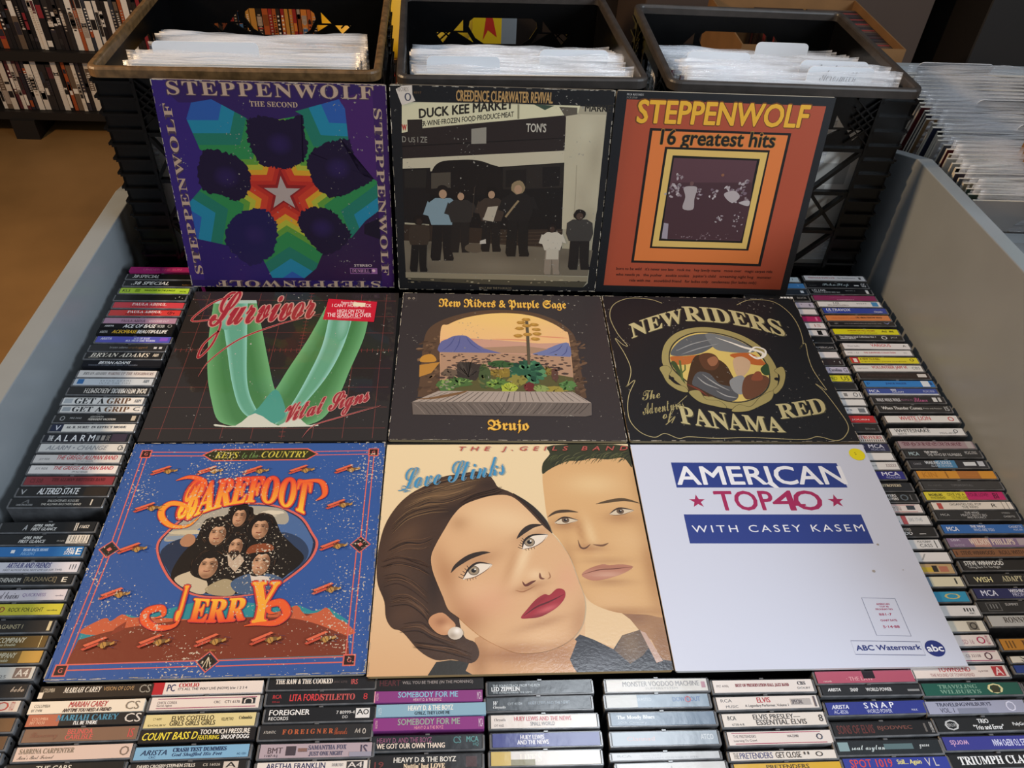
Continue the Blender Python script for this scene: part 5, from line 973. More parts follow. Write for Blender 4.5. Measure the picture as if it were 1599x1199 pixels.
F|304.0|d0b45a|gold and white at the frame edge||#18~100~0~12~e0dcd8;LIFE'S~26~46~3~10~f4f0e8~S;#18~40~0~5~8a8460
G|373.2|d8d6d2|silvery white||MONSTER VOODOO MACHINE~16~92~5~10~8a8a8c~b;SUFFERSYSTEM~38~70~2~4~a0a0a0~n;#94~98~3~9~b88a98
G|356.9|8fa2b4|steel blue with a red dot||WASTED~30~44~6~9~c8d4de~n;DOWN OUT~65~92~5~9.5~5a78a8~b;O~77~83~4~10~b84a5c~b;#0~30~0~12~c4c6c4
G|338.9|6e8298|blue grey||The Moody Blues~6~42~5~9.5~dfe8f0~S;20th Century~6~34~1~4~b0c0d0~n
G|319.6|9aa8b6|pale steel||Clannad~14~40~4~8~c8a8a8~n;ATCO~84~96~4~9~d8e0e8~b
G|303.0|c0c4c8|pale grey||RCA~5~18~5~9~9aa0a8~b;NEWS TRUST~26~46~6~9~a8acb4~n;WILLIAM CULVER SUITE~28~80~1.5~4.5~a8acb4~n
G|292.5|cfd0d0|off-white at the frame edge|| · ~40~60~4~8~aaaaaa~b
H|370.2|eae0da|white with small red title||FMT 44996~3~15~5~7.5~6a5a5a~n;BEST OF PRESERVATION HALL JAZZ BAND~22~76~5~8.5~8c3a40~S;CBS~85~93~6.5~10~3a3a44~S;DOLBY~84~97~2.5~4.5~6a6a70~n
H|352.7|e9dfd8|white with red first name||RCA~4~15~7~10~4a4a50~b;MUSIC~8~20~1.5~4~5a5a60~n;ELVIS~40~53~6~11~c0343c~b;A Legendary Performer, Volume 1~27~70~1.2~4.5~3a3438~n;#73~93~3~9~b8b0ac;SPECIAL~74~85~4~8~5a5258~b;#96~98~1~11~6a6064
H|335.7|e8dfd6|white with two bold grey lines||RCA~5~13~6~10~4a4640~b;6738-4-R~8~20~0.8~3~3a3a3a~b;ELVIS PRESLEY—~30~76~6.2~11~45403e~b;ESSENTIAL ELVIS~32~81~1~5.8~45403e~b;8~94~98~3~9.5~4a4644~b
H|317.8|e9ddd6|white with two crimson lines||THE PRETENDERS~5~27~6.5~9~4a3c40~n;Learning To Crawl~5~27~2.5~5~4a3c40~n;W4-23980~57~68~6~8.5~4a3c40~b;#4~90~10.4~11~b0345a;#6~94~0.8~1.4~b0345a;O~85~91~3.5~9~3a4054~b
H|301.1|e9dfd5|white with tall blue capitals||THE~3~8~2~10.5~8a8078~b;PRETENDERS~9~40~2~10.5~4a4a78~b;GET CLOSE~43~67~2~10.5~4a4038~b;O~81~88~3~10~3a3230~b;II~70~75~6~10~4a4038~b
H|289.8|dcae2c|yellow at the frame edge||PRETENDERS~30~70~4~10~3a2c10~b
I|378.0|b4566c|rose pink|| · THE LAW ·~30~60~2~6~e0a0a8~b;#48~60~4~12~241820;records~6~14~1~3~f0d0d0~n
I|363.3|232427|black with condensed white capitals||ARISTA~6~19~5~9~f0f0f0~i;SNAP~29~37~4.5~9~d8d8d8~b;WORLD POWER~45~71~4.5~9~d8d8d8~b;#87~99~4~6.5~909090
I|345.3|2f3a8c|royal blue||ARISTA~5~22~5.5~9.5~f0f2ff~i;AC-8536~6~20~1~4.5~d8dcf8~n;S N A P~38~68~5.5~11~f4f6ff~b;WORLD POWER~39~64~0.8~4.5~d8dcf8~n;MAX~84~90~2~4~d0d4f0~b
I|324.2|1c1a1b|black with tall red-brown capitals||SONS OF ELVIS~4~40~2~10~6a3430~b;BJODWEC~44~78~4~8.5~7a4a40~b;#90~92~2~10~6a6460;PU MAN~96~98.5~1~11~e0dcd8~n
I|306.0|23272a|black with pale blue splashes||soul asylum~14~48~2~8~d8e4e4~C;#2~12~3~11~8aa4a8;#46~74~4~9~5c7478;grave~80~90~4~8~e0e4e4~C
I|290.5|34409a|blue with red and yellow lettering at the frame edge||SPOT 1019~6~46~3~11~d84a44~b;Still... Again~51~74~4~10~f4e88c~b;V L~78~90~3~11~e0d8d0~n
J|1073.2|d4e4ec|pale cyan|| ·~85~95~4~9~6a7a80~n
J|1055.9|4a8fd0|light blue|| ·~85~95~4~9~a0c8f0~n
J|1039.0|2a3440|slate|| l~90~95~3~9~e8eef4~b
J|1021.5|1a1a1c|black with white dashes||■■■■~55~75~5~9~f0f0f0~n;ROCK~82~97~4~9~888888~b
J|1003.2|c2bcd0|lilac||' I~80~95~3~9~7a7488~n
J|986.5|ece6e6|white with red numerals||800~48~72~2.5~10~b8303c~b
J|968.9|b83068|magenta|| ==~40~70~7~10~f4e4ea~b;|~92~95~2~10~e080a8~n
J|952.1|ece8ea|white with small black capitals||COUNTRY~45~70~6~10~2c2c34~S;IS~84~94~3~9~c09090~n
J|934.4|e6e6e8|white with a black bar||a Teather~40~72~5~9~5a5a60~b;#86~93~1~11~1c1c1c
J|918.4|17191c|black with small script||Fernando~40~72~3~8~c8d0e0~C
J|901.3|151518|plain black||AMERICAN~70~97~2~6~c0c0c4~n
J|883.3|eeeaec|white with red digits|| 108~48~72~2~11~c83a48~b
J|866.9|2e2224|dark maroon||H I~40~60~3~9~6a2c30~b;' l~88~97~3~8~b0b0b0~n
J|849.7|c8c4dc|pale lavender||Carolina~72~90~3~9~3c3a50~S;G~93~98~2~10~5a586c~n
J|831.5|e8e024|bright yellow||IN~42~48~4~8~3a3810~b;COPRO~60~80~3~9~6a6818~n;US~86~97~2~10~4a4810~n
J|815.8|1e1e22|black with dim blue lettering||POLK~48~70~3~8~5a5a88~b
J|797.3|e8e8e8|white with a round mark|| l~75~80~3~9~8a8a8a~n;O1~88~98~2~10~3a3a3a~n
J|781.7|efefef|white with red capitals||FIELD~48~68~5~11~d03a40~b;of flowers~52~72~1~4~b0b0b0~n
J|766.5|e4e6ea|white with a grey box||Alert~55~80~5~9~8a90a0~S;#88~97~2~10~7a8088
J|749.1|c8282e|red||==~40~54~7~10~f4d8d8~b;JOURN~68~92~3~6.5~f4d0d0~b
J|732.1|1e1c1e|dark with fine lettering||PERFECT~44~66~7~9.5~8a8a8a~n;Blues~82~95~3~6~8a8a8a~n
J|713.1|e8e2de|white with red capitals and barcode||THE DESTROYERS~42~98~5.5~11~b84048~S;lllllllllllll~62~98~0.8~4.5~6a6260~b
J|696.8|272a52|navy with white label name||ESTROYERS~42~68~6~9.5~d8dcf0~b;MCA~74~94~5~11~e8ecff~b;MCAC-1632~76~94~1~4~b8c0e0~n
J|680.9|f0efef|blank white||a~97~99~1~3~909090~n
J|664.3|eceae8|white with tiny lines||bad~62~72~5~8~8a8484~n;xxxxx~84~98~4~9~a08c8c~n
J|648.0|2a2c86|deep blue||TROYERS~40~64~6~9.5~d8dcf8~b;MCA~72~94~5~11~f0f2ff~b;MCAC-5703~76~94~1~4~c0c8f0~n
J|629.0|22262e|blue-black with tan capitals||HE DESTROYERS~50~88~6~10~d8ccb0~S
J|612.0|1c1d20|black with a round emblem||DESTROYERS~46~76~7~11~e8e8e8~b;THE DESTROYERS~44~77~2~6~e8e8e8~b;O~80~90~1.5~10.5~6a7884~b;#93~94~2~10~8a8a8a
J|595.4|efe6e4|white with red rules||GET STARTED~52~75~6~9~6a4a4c~n;BAD TO THE~54~75~3~5.5~6a4a4c~n;#30~94~10.6~11.2~c04a50;#30~94~0.8~1.4~c04a50;#82~92~4~10~3a4450
J|576.9|efeeee|white with a red stripe||OYERS~48~62~6.5~11~4a88a8~b;HAVERER~48~64~1~5.5~4a88a8~b;#67~73~0~12~b85a60;EAS 17145~76~92~4~9~b0b8bc~n
J|559.7|222122|black with cassette symbol||THE DESTROYERS~40~72~7.5~11~c8c4bc~b;DD~63~72~2~6~f0f0f0~b;#80~88~2.5~3.5~e0e0e0
J|541.5|ededee|white with red tail lettering||ROVERS~42~62~6~9.5~b85058~b;POLYGRAM~74~90~8~11~3a3a3a~n;CASS~75~90~2~6.5~6a6a6a~n;#94~95~1~11~3a3a3a
J|523.8|efeded|white with big red letters||BIRDDAY~18~55~4~11~cc3238~b;/~66~74~2~10~b0b0b0~n
J|507.2|8a5a2c|brown with painted figures||#54~100~0~12~c8a878;#60~78~2~8~d8b83a;#76~82~2~10~2c2420;#84~94~2~9~c07860
J|489.7|7088a0|steel blue and cream||#64~100~0~12~e6dfc2;#92~94~3~10~3a3a34;ordinary~44~60~5~7~c0d0dc~n
J|470.6|2e9ac4|turquoise||RIVER~38~56~5~11~e8dc80~b;O~74~92~3~10~d8c87c~b;#40~54~0~4~7a7a80
J|452.9|ecebec|white with red initials||ER~46~56~4~11~c03a48~b;IIII~84~95~5~9~2c2c2c~b;ABC~88~95~2~4~5a5a5a~n
J|433.9|e6e0d0|cream with a small portrait||O~46~54~3~10~3c3c5c~n;#82~93~1~11~8a8478;O~84~92~2~10~2e2a26~b
J|416.7|efe4e0|white with pink capitals||SEND~34~60~3~11~c02e78~b;SD 16~68~80~2~7~b88898~n;O~84~93~2~10~b82c5c~b;ATCO~94~97~1~11~c05070~n
J|398.3|efe2dc|white with pink rules||CS 32108~64~80~5~8~6a4650~b;#20~98~10.6~11.2~b04a70;#20~98~0.8~1.6~b04a70;O~84~92~2~10~5a2c3c~b
J|381.4|ebdcd4|white with red capitals below the white sleeve||TOWNSEND~28~62~6~11~c02c38~b;THE ROUND OF TOWNSHEND~18~64~1~4.5~b07878~n;KJ 81500~70~80~5~7~7a5a5a~n;#85~97~1~11~b8343a;A~87~95~2~10~f0d8d4~b
J|362.6|1e5a4c|dark green||TRAVELING~16~56~6.5~10.5~78a08c~S;WILBURYS~16~58~1.5~5.5~78a08c~S;O~66~82~1~11~e2d8a0~b;#70~78~2~9~3a3a24
J|343.7|a2a4ba|lilac grey||TRAVELINGWILBURYS~10~66~7~10.5~3c3e54~b;VOL. 1~12~26~1~5.5~3c3e54~n;#30~60~0~5~84889c;O~80~90~1~11~dcdcf0~n
J|326.1|1f1f20|black with a round label||O~8~22~1~11~c0c0c0~n;MERCURY~10~20~4.5~7.5~c0c0c0~n;TRIO~42~53~7~11~f0f0f0~b;"Trio and Error"~36~66~1~5.5~f0f0f0~b;PolyGram~76~92~3~7~e0e0e0~b
J|307.8|3a3c8c|indigo with upside-down lettering|u|TALES TO REPO MAN~14~52~3~9~d8d8f4~b;words~76~94~3~9~c8a0c8~b
J|290.8|1f1f21|black with white serif capitals at the frame edge||TRIUMPH CLASSICS~8~96~3~10.5~f4f4f4~S
K|1078.4|efedee|white with faint red lettering||TEENAGE FANCLUB~6~50~4.5~8.5~c08088~S;the Renaissance~55~85~5~8~8a8a90~S;l~90~94~3~9~6a6a6a~n
K|1058.9|1c1c20|black with white scribble||PohnFtop~26~70~2~11~b8c8cc~C;GG~90~97~2~11~ececec~b;#78~86~4~7~d8d8d8;ISLAND~4~16~4~6~707070~n
K|1041.9|1c1d1f|black with two white lines||U2 LIVE~4~26~6~10.5~e8e8e8~b;UNDER A BLOOD RED SKY~5~48~2~5~e0e0e0~b;90127-4~58~74~7~9~c0c0c0~n;I~91~95~1~10~e8e8e8~b
K|1023.8|8e3462|plum|| UNFORGETTABLE FIRE ~25~70~5~8~a85080~n;compact~36~64~0.5~3~e0b0c8~n
K|1007.5|ecebec|white with a blue block||U2~25~34~6~11~5a5a5a~b;WIDE AWAKE IN AMERICA~14~48~1.5~5~7a6a60~n;90279~62~78~6~9~909090~n;#86~96~1~11~4a90c8
K|990.1|3a4ca8|blue with white capitals||ULTRAVOX~5~44~5~11~f0f4ff~i;Quartet~6~20~1~4~a0b0e8~n;Chrysalis~80~93~1~6~f4f6ff~I
K|971.4|e08a50|orange||UB40 PRESENTS ARMS~8~46~4~7~c05a30~n;UB, UB.N I KNOW WHO~47~88~4.5~9~3a1c10~b
K|957.4|262427|dark with thin lettering||URIAH~6~12~4~9~a8a8a8~n;LIVE AND BREATHING IN ANOTHER TIME~22~80~5~8~a8a0a0~n;V~84~94~4~10~8a90c0~b
K|938.2|e6e01c|yellow||JAMAICAN ALL STARS~22~64~6.5~10~9a4818~S;celebrating the gift of freedom~24~66~1.5~4.5~6a6010~n;Atl~74~82~5~9~2c2a10~b;86~86~93~5~9~2c2a10~b
K|923.3|202022|black with white title and disc||The Ultimate Soul Collection Vol. 1~4~60~6~10.5~e8e8e8~b;VARIOUS ARTISTS~4~28~1.5~5~e8e8e8~b;O~68~77~1.5~10.5~e0e0e0~b;JCI~82~92~4~9~c8c8c8~n
K|903.4|eeecee|white with one red word||VARIOUS~42~72~5~11~d04048~b;blues belly~6~24~3~8~a0a0a0~n;A~90~95~5~9~6a6a6a~b
K|888.0|efedee|white with narrow red title||THE SURVIVORS COLLECTION~28~76~5~8.5~c85a64~b;M5 - J1~4~20~4~8~909090~n;(5)~88~93~4~8~909090~n
K|871.4|ece02a|yellow with a red end||#0~12~0~12~c8343a;I~4~9~2~10~f4e8e4~b;A VIEW TO A KILL~14~44~6.5~11~8a6a14~b;original motion picture soundtrack~14~82~2~5~7a6a18~n;O~88~94~4~10~6a5a14~b
K|854.0|edebe8|white with bold red title||capricorn~4~20~4~8~909090~n;VOLUNTEER JAM VI~26~78~3.5~11~cc343e~b;CBS~85~97~4~9~8a8a8a~n
K|838.1|2a2020|dark brown with white tag||the living daylights~10~70~4~8~50383a~n;#84~97~3~9.5~e0dcd8
K|820.2|2f86d6|bright blue with a white block||p~3~7~4~9~1c4c8c~b;JUNIOR WALKER~30~60~4~8.5~1a4a90~b;#82~93~0.5~11.5~e8f0f8;l~94~97~4~9~1c4c8c~b
K|803.8|3c54a6|blue with a white lower edge||MCA~3~17~4.5~9.5~e8eeff~b;WAR~34~42~7.5~11~f0f4ff~b;GALAXY~35~52~4~7~f0f4ff~b;MCAC-3030~80~96~5~9~d8e0ff~n;#0~100~0~2.2~e8eef4
K|787.3|26262a|charcoal with pink script||WALK WALK WALK~4~38~3~9~d8d8dc~b;PEOPLE IN~39~55~4~7.5~9a6a8a~n;Silence~57~76~2~10~d06aa0~C;#84~90~2~10~e4e4e4;#92~96~2~10~d0d0d0
K|769.3|28282a|charcoal with white italic title||When Thunder Comes~4~60~4~9.5~f4f4f0~b;Pride and Passion~62~88~5~7.5~c8c8c4~n;IS~92~98~2~10~c0c0c0~b
K|749.3|eeece9|white with red two-word name||WHITE LION~19~62~4~11~cc3a42~b;PRIDE~38~46~1~3~d08a90~n;O~86~94~2~10~cc3a42~b
K|725.0|ecebeb|white with black condensed name||WHITESNAKE~6~54~5~11~3a3a3e~b;SLIDE IT IN~8~20~1~4~5a5a5e~n;M5G 4018~66~88~2~5~8a8a8e~n;O~86~92~4~10~3a3a3e~b
K|701.4|a89298|mauve grey with ornate lettering||WHITESNAKE~4~84~3~10.5~6e2a40~F;#90~98~0~12~b8b0b0
K|685.4|2a2c30|charcoal with two white lines||MCA~5~18~3~9~b0c8d0~b;THE WHO~26~44~7~10.5~e8e8e8~b;THE WHO BY NUMBERS~28~74~2~6.5~d8d8d8~n;MCAC-37002~80~96~5~10~d0d0d0~n
K|667.4|2a2c34|black with a blue block||#34~60~0~12~4a8ab8;WAILING SOULS~20~54~6~11~e0e8f0~b;ALL OVER THE WORLD~26~54~1.5~5~d0dcea~n;CHAOS~4~14~5~8~b0b0b8~n;#70~86~3~9~e0e4e8;#89~97~2~10~c8ccd4
K|648.8|df9a34|orange||#52~80~0~12~b87434;#36~38~1~11~a06a24;KIN~6~24~2~10~c88428~b;small~62~76~4~7~d08a3c~n
K|631.7|3c3c3e|dark grey||the nightfly~6~24~4~7~6a6a6a~n;TOMORROW'S ALL~36~64~4~7.5~7a7a7a~n
K|614.1|e8d83c|yellow and magenta||#52~100~0~12~c8246e;BACHELORS~5~22~6~9.5~2a2810~b;GIVE ME A~28~50~6~10~7a7018~n;TO THIS LOVE~32~52~1.5~5~7a7018~n;YOUR LOVE!~54~80~5~10~801848~n;BI~86~92~2~10~601038~b;WHITEHEAD~5~24~1.5~5~8a8020~n
K|598.8|eee5da|cream with black two-line title||#6~12~1~11~c0504a;GIGANTES DEL POP~22~62~6.5~10.5~3a3632~n;THE WHO~36~56~1.5~5.5~3a3632~n;R~74~80~3~9~3a3632~n;#88~88.5~0~12~3a3632;#94~94.5~0~12~3a3632
K|583.8|2a2b2e|charcoal with three white lines||MCA~5~16~5~8~c8c8c8~b;THE WHO~36~54~8~11~e0e0e0~b;MEATY BEATY BIG~30~62~4.5~7.5~d0d0d0~n;AND BOUNCY~36~60~1~4~d0d0d0~n;STEREO~82~92~8~10~c0c0c0~n;CASSETTE~82~96~2.5~5~d8d8d8~n
K|563.3|2f6cb8|blue||MCA~5~19~3~9~f0f4ff~b;THE WHO~35~53~7.5~11~f0f4ff~b;WHO ARE YOU~37~62~2.5~6.5~e0ecff~n;CASSETTE~82~98~7~10~f0f4ff~n;MCAC-3050~86~97~3~5.5~e0ecff~n
K|543.6|8c7496|mauve and peach||#30~50~0~12~c89a90;WILSON PHILLIPS~26~80~3~11~f0dccc~S;SBK~4~16~8~11~e8e0f0~b;#84~94~2~11~b8a8b0;K4-93745~6~18~1~4~c8bcd0~n
K|528.5|8a5c3c|brown with dark lettering||STEVE WINWOOD~8~48~3~9.5~40281c~b;ROLL WITH IT~54~90~3~9.5~4a2e20~b;#2~3.5~3~9~4a2e20
K|511.1|1f1d1e|black with bold white name||STEVE WINWOOD~4~50~6~11.5~f4f4f0~b;Talking Back To The Night~6~44~1.5~5~d8d8d4~n
K|492.2|201f20|black with cream lettering||WISH~8~28~2.5~9~f0e8b0~b;ADAPT OR DIE~40~92~3~10~c8c09c~S
K|473.6|23285c|navy||MCA~7~25~3~10~e8ecff~b;WISHBONE ASH~40~76~7~11~f0f2ff~b;FRONT PAGE NEWS~42~90~2~6.5~d8dcf8~n
K|457.0|252526|black with a boxed logo||#8~24~1~11~6a6a6a;#9~23~1.8~10.2~252526;III~12~20~4~9~8a8a8a~n;SUMMIT~30~45~7~10~d8d8d8~b;STEVIE WONDER~58~90~7~11~e0e0e0~b;CHARACTERS~60~88~2~6~e0e0e0~b
K|439.1|c0c0be|silver grey||RONNIE WOOD~16~70~4~10.5~5a5450~S
K|411.5|c8882c|amber||III~5~14~2~10~7a5014~b;World~22~60~2.5~10.5~6a3c10~I
K|393.8|e8e2d4|cream||VPN~10~30~6~11~3a342c~b;W-5~10~24~1~5~3a342c~b
K|383.0|24408c|deep blue|| · ~40~60~4~8~6a8ad8~b
K|361.5|2a2a30|black at the frame edge|| · ~40~60~4~8~6a6a6a~b'''
def lerp(t, y):
    if y <= t[0][0]: return t[0][1]
    for (a, b_), (c, d) in zip(t, t[1:]):
        if y <= c: return b_ + (d - b_) * (y - a) / (c - a)
    return t[-1][1]
CX = dict(A=[(.3, -.472), (1.08, -.474)], B=[(0, -.3565)], C=[(0, -.247)], D=[(0, -.1365)], E=[(0, -.030)], F=[(0, .081)], G=[(0, .199)], H=[(0, .3105)], I=[(0, .4185)],
          J=[(.3, .5270), (.6, .5230), (.75, .5180), (1.08, .5140)], K=[(.3, .6360), (.5, .6360), (.66, .6420), (.78, .6370), (.86, .6335), (1.08, .6255)])
WHERE = dict(A='left wall column', B='second column from left', C='third column from left', D='fourth column from left', E='fifth column from left', F='sixth column from left',
             G='fifth column from right', H='fourth column from right', I='third column from right', J='second column from right', K='right wall column')
ORD = ['first', 'second', 'third', 'fourth', 'fifth', 'sixth', 'seventh', 'eighth', 'ninth', 'tenth', 'eleventh', 'twelfth', 'thirteenth', 'fourteenth', 'fifteenth', 'sixteenth', 'seventeenth', 'eighteenth', 'nineteenth']
TENS = {20: 'twent', 30: 'thirt', 40: 'fort', 50: 'fift', 60: 'sixt', 70: 'sevent', 80: 'eight', 90: 'ninet'}
def ordinal(n):
    if n < 20: return ORD[n - 1]
    t, u = n // 10 * 10, n % 10
    if n >= 100: return 'hundred and ' + ordinal(n - 100) if n > 100 else 'hundredth'
    return TENS[t] + ('ieth' if u == 0 else 'y-' + ORD[u - 1])
rows = [l.split('|', 5) for l in CASS.split('\n')]
bycol = {}
for r in rows: bycol.setdefault(r[0], []).append(r)
rj = random.Random(5)
def case_mesh(t, kind):
    """closed cassette box standing on its opening edge, spine up: smoked tray at the back, clear lid in front, hinge pips, latch nub"""
    m = MB(); w = .109; h = .0690
    m.box(-w / 2, -t / 2, -h, w / 2, t / 2, -.0004, mi=0, ch=.0009)
    m.box(-w / 2 - .0001, -t / 2 - .0001, -h + .002, w / 2 + .0001, -t / 2 + .0022, -.0001, mi=1, ch=.0007)      # lid face
    m.box(-w / 2 - .0002, -t / 2 + .001, -.012, -w / 2 + .0022, t / 2 - .002, .0001, mi=1, ch=.0005)            # lid ends
    m.box(w / 2 - .0022, -t / 2 + .001, -.012, w / 2 + .0002, t / 2 - .002, .0001, mi=1, ch=.0005)
    for s in (-1, 1):
        V = [(s * (w / 2 + .0003), .001 + .0016 * math.cos(k), -.0045 + .0016 * math.sin(k)) for k in [i * math.pi / 4 for i in range(8)]]
        m.face(V, hx('ffffff'), 0)
    m.box(-.002, t / 2 - .0014, -.003, .002, t / 2 + .0001, .0003, mi=1)
    return m.mesh('cassette_case', [M['case'], M['case_clear']])
_cm = {}
def spine_items(A, items, w, d, flip, bg):
    x = lambda f: (-w / 2 + w * f / 100) * (-1 if flip else 1)
    y = lambda f: (-d / 2 + d * f / 12) * (-1 if flip else 1)
    z = [.00012]
    for it in items.split(';'):
        if not it: continue
        z[0] += .00004
        if it[0] == '#' and it.count('~') in (3, 4):
            p = it[1:].split('~'); c = p[4] if len(p) > 4 else '888888'
            a, b2, c0, c1 = map(float, p[:4])
            q = [(x(a), y(c0)), (x(b2), y(c0)), (x(b2), y(c1)), (x(a), y(c1))]
            A.face([(u, v, z[0]) for u, v in q], hx(c)); continue
        t, a, b2, c0, c1, c, st = it.split('~')
        if t.strip() in ('·', 'l', 'I', '-', '|') and float(b2) - float(a) > 5: a = str((float(a) + float(b2)) / 2 - .6); b2 = str(float(a) + 1.2)
        vs, fs = fit(t, x(float(a)), y(float(c0)), x(float(b2)), y(float(c1)), st, .0, 2)
        for e in ((-.00013, .00013) if st in 'biS' and float(c1) - float(c0) > 3 else (0,)): A.add([(u + e, v, z[0] + abs(e) * .05 + e * .02) for u, v in vs], fs, hx(c))
for colk, lst in bycol.items():
    ys = [float(r[1]) / 1000 for r in lst]
    for i, r in enumerate(lst):
        y = ys[i]; single = 's' in r[4]; flip = 'u' in r[4]
        up = ys[i - 1] - y if i else .0172; dn = y - ys[i + 1] if i + 1 < len(ys) else .0172
        lim = 2 * min(up - ((_prev_t / 2) if i else .0082), .0085) if i else .0165
        t = max(.0095, min(.0128 if single else .0162, lim - .0003, 2 * (dn - .0058)))
        _prev_t = t
        t = round(t, 4)
        X = lerp(CX[colk], y) + (rj.uniform(-.0025, .0025) if colk not in 'A' else rj.uniform(-.0018, .0018)); zt = -.0046 + rj.uniform(-.0006, .0004)
        n = i + 1
        top = colk in 'AJK'
        ref = 'from the crates' if top else 'below the sleeves'
        kind = 'cassette single' if single else 'cassette'
        nm = 'cassette_single' if single else 'cassette_case'
        if single:
            m = MB(); m.box(-.0535, -t / 2, -.069, .0535, t / 2, 0, r[2], ch=.0006); o = m.build(nm, M['board'])
        else:
            if t not in _cm: _cm[t] = case_mesh(t, 0)
            o = link(nm, _cm[t])
        o.location = (X, y, zt); o.rotation_euler = (rj.uniform(-.012, .012), 0, rj.uniform(-.006, .006) + (.012 if colk in 'BC' else .0))
        ph = r[3].split(',')[0].replace(' at the frame edge', '').replace(' below the white sleeve', '')
        a_, _, b_2 = ph.partition(' with '); wd = ('%s %s' % (a_, kind) + (' with ' + b_2 if b_2 else '')).split()
        lab = '%s, %s %s, %s' % (' '.join(wd), ordinal(n), ref, WHERE[colk])
        if len(lab.split()) > 16: lab = '%s %s, %s %s, %s' % (a_, kind, ordinal(n), ref, WHERE[colk])
        tag(o, lab, 'cassette', 'cassettes filed in the bin')
        A = MB(); w = .107 if single else .1035; d = t - .0006 if single else min(.0128, t - .0030)
        dy = 0 if single else -.0004
        A.box(-w / 2, -d / 2, -.0006, w / 2, d / 2, .0001 if single else .0001, r[2])
        spine_items(A, r[5], w, d, flip, r[2])
        s = A.build('spine_label' if not single else 'printed_spine', M['gloss'] if not single else M['print'], o)
        s.location = (0, dy, .0003)

# ------------------------------------------------------------------ record sleeves
def flat(x, y, rot, z=0): return Matrix.Translation((x, y, z)) @ Matrix.Rotation(math.radians(rot), 4, 'Z')
def leaning(x, y, yaw, til, rol):
    ex = Vector((math.cos(yaw), math.sin(yaw), 0)); n = Vector((-math.sin(yaw), math.cos(yaw), 0)); ez = math.cos(til) * Vector((0, 0, 1)) + math.sin(til) * n
    e1 = (math.cos(rol) * ex + math.sin(rol) * ez).normalized(); e2 = (-math.sin(rol) * ex + math.cos(rol) * ez).normalized(); e3 = e1.cross(e2)
    m = Matrix((e1, e2, e3)).transposed().to_4x4(); m.translation = (x, y, -.0012); return m
a = art_planes(); sleeve(a, M['worn_blue'], 'b8b0a0', flat(-.4063, .3865, .35), 'worn blue record sleeve with orange biplanes and a group portrait in an oval')
a, s1 = art_white(); sleeve(a, M['white_sleeve'], 'dcd8d4', flat(.2210, .3850, .0, .0004), 'plain white record sleeve with two navy title bars and two maroon stars', extra=[('price_sticker', 'round yellow price sticker', s1)])
a = art_faces(); sleeve(a, M['laminate'], 'b89868', flat(-.0930, .3852, .2), 'record sleeve with large faces of a dark-haired woman and a man cheek to cheek', thick=.0042)
a, s1 = art_ribbon(); sleeve(a, M['shrink'], '2a2422', flat(-.4076, .7027, .4), 'shrink-wrapped black record sleeve with a green ribbon V on a red grid', extra=[('hype_sticker', 'red sticker with white lettering', s1)])
a = art_window(); sleeve(a, M['worn_dark'], 'a08c68', flat(-.0938, .7055, -.5), 'dark record sleeve picturing a desert seen through a stone arch window')
a = art_medal(); sleeve(a, M['worn_dark'], '9a8868', flat(.2212, .7037, -.35), 'black record sleeve with cream arched lettering around a khaki oval medallion')
a = art_star(); sleeve(a, M['worn_dark'], '8c7c74', leaning(-.4180, 1.0290, .0277, .1502, -.0102), 'purple record sleeve with a white star in rainbow bands, leaning on the left crate')
a, s1 = art_shopfront(); sleeve(a, M['worn_dark'], '6c6458', leaning(-.0986, 1.0289, -.0091, .1667, .0056), 'black-bordered record sleeve with a group photographed before a shop, leaning on the middle crate', extra=[('price_sticker', 'torn white price sticker', s1)])
a = art_hits(); sleeve(a, M['print'], 'b8b0a0', leaning(.2145, 1.0287, -.013, .1741, .0001), 'rust orange record sleeve with nested frames around a maroon photo, leaning on the right crate')

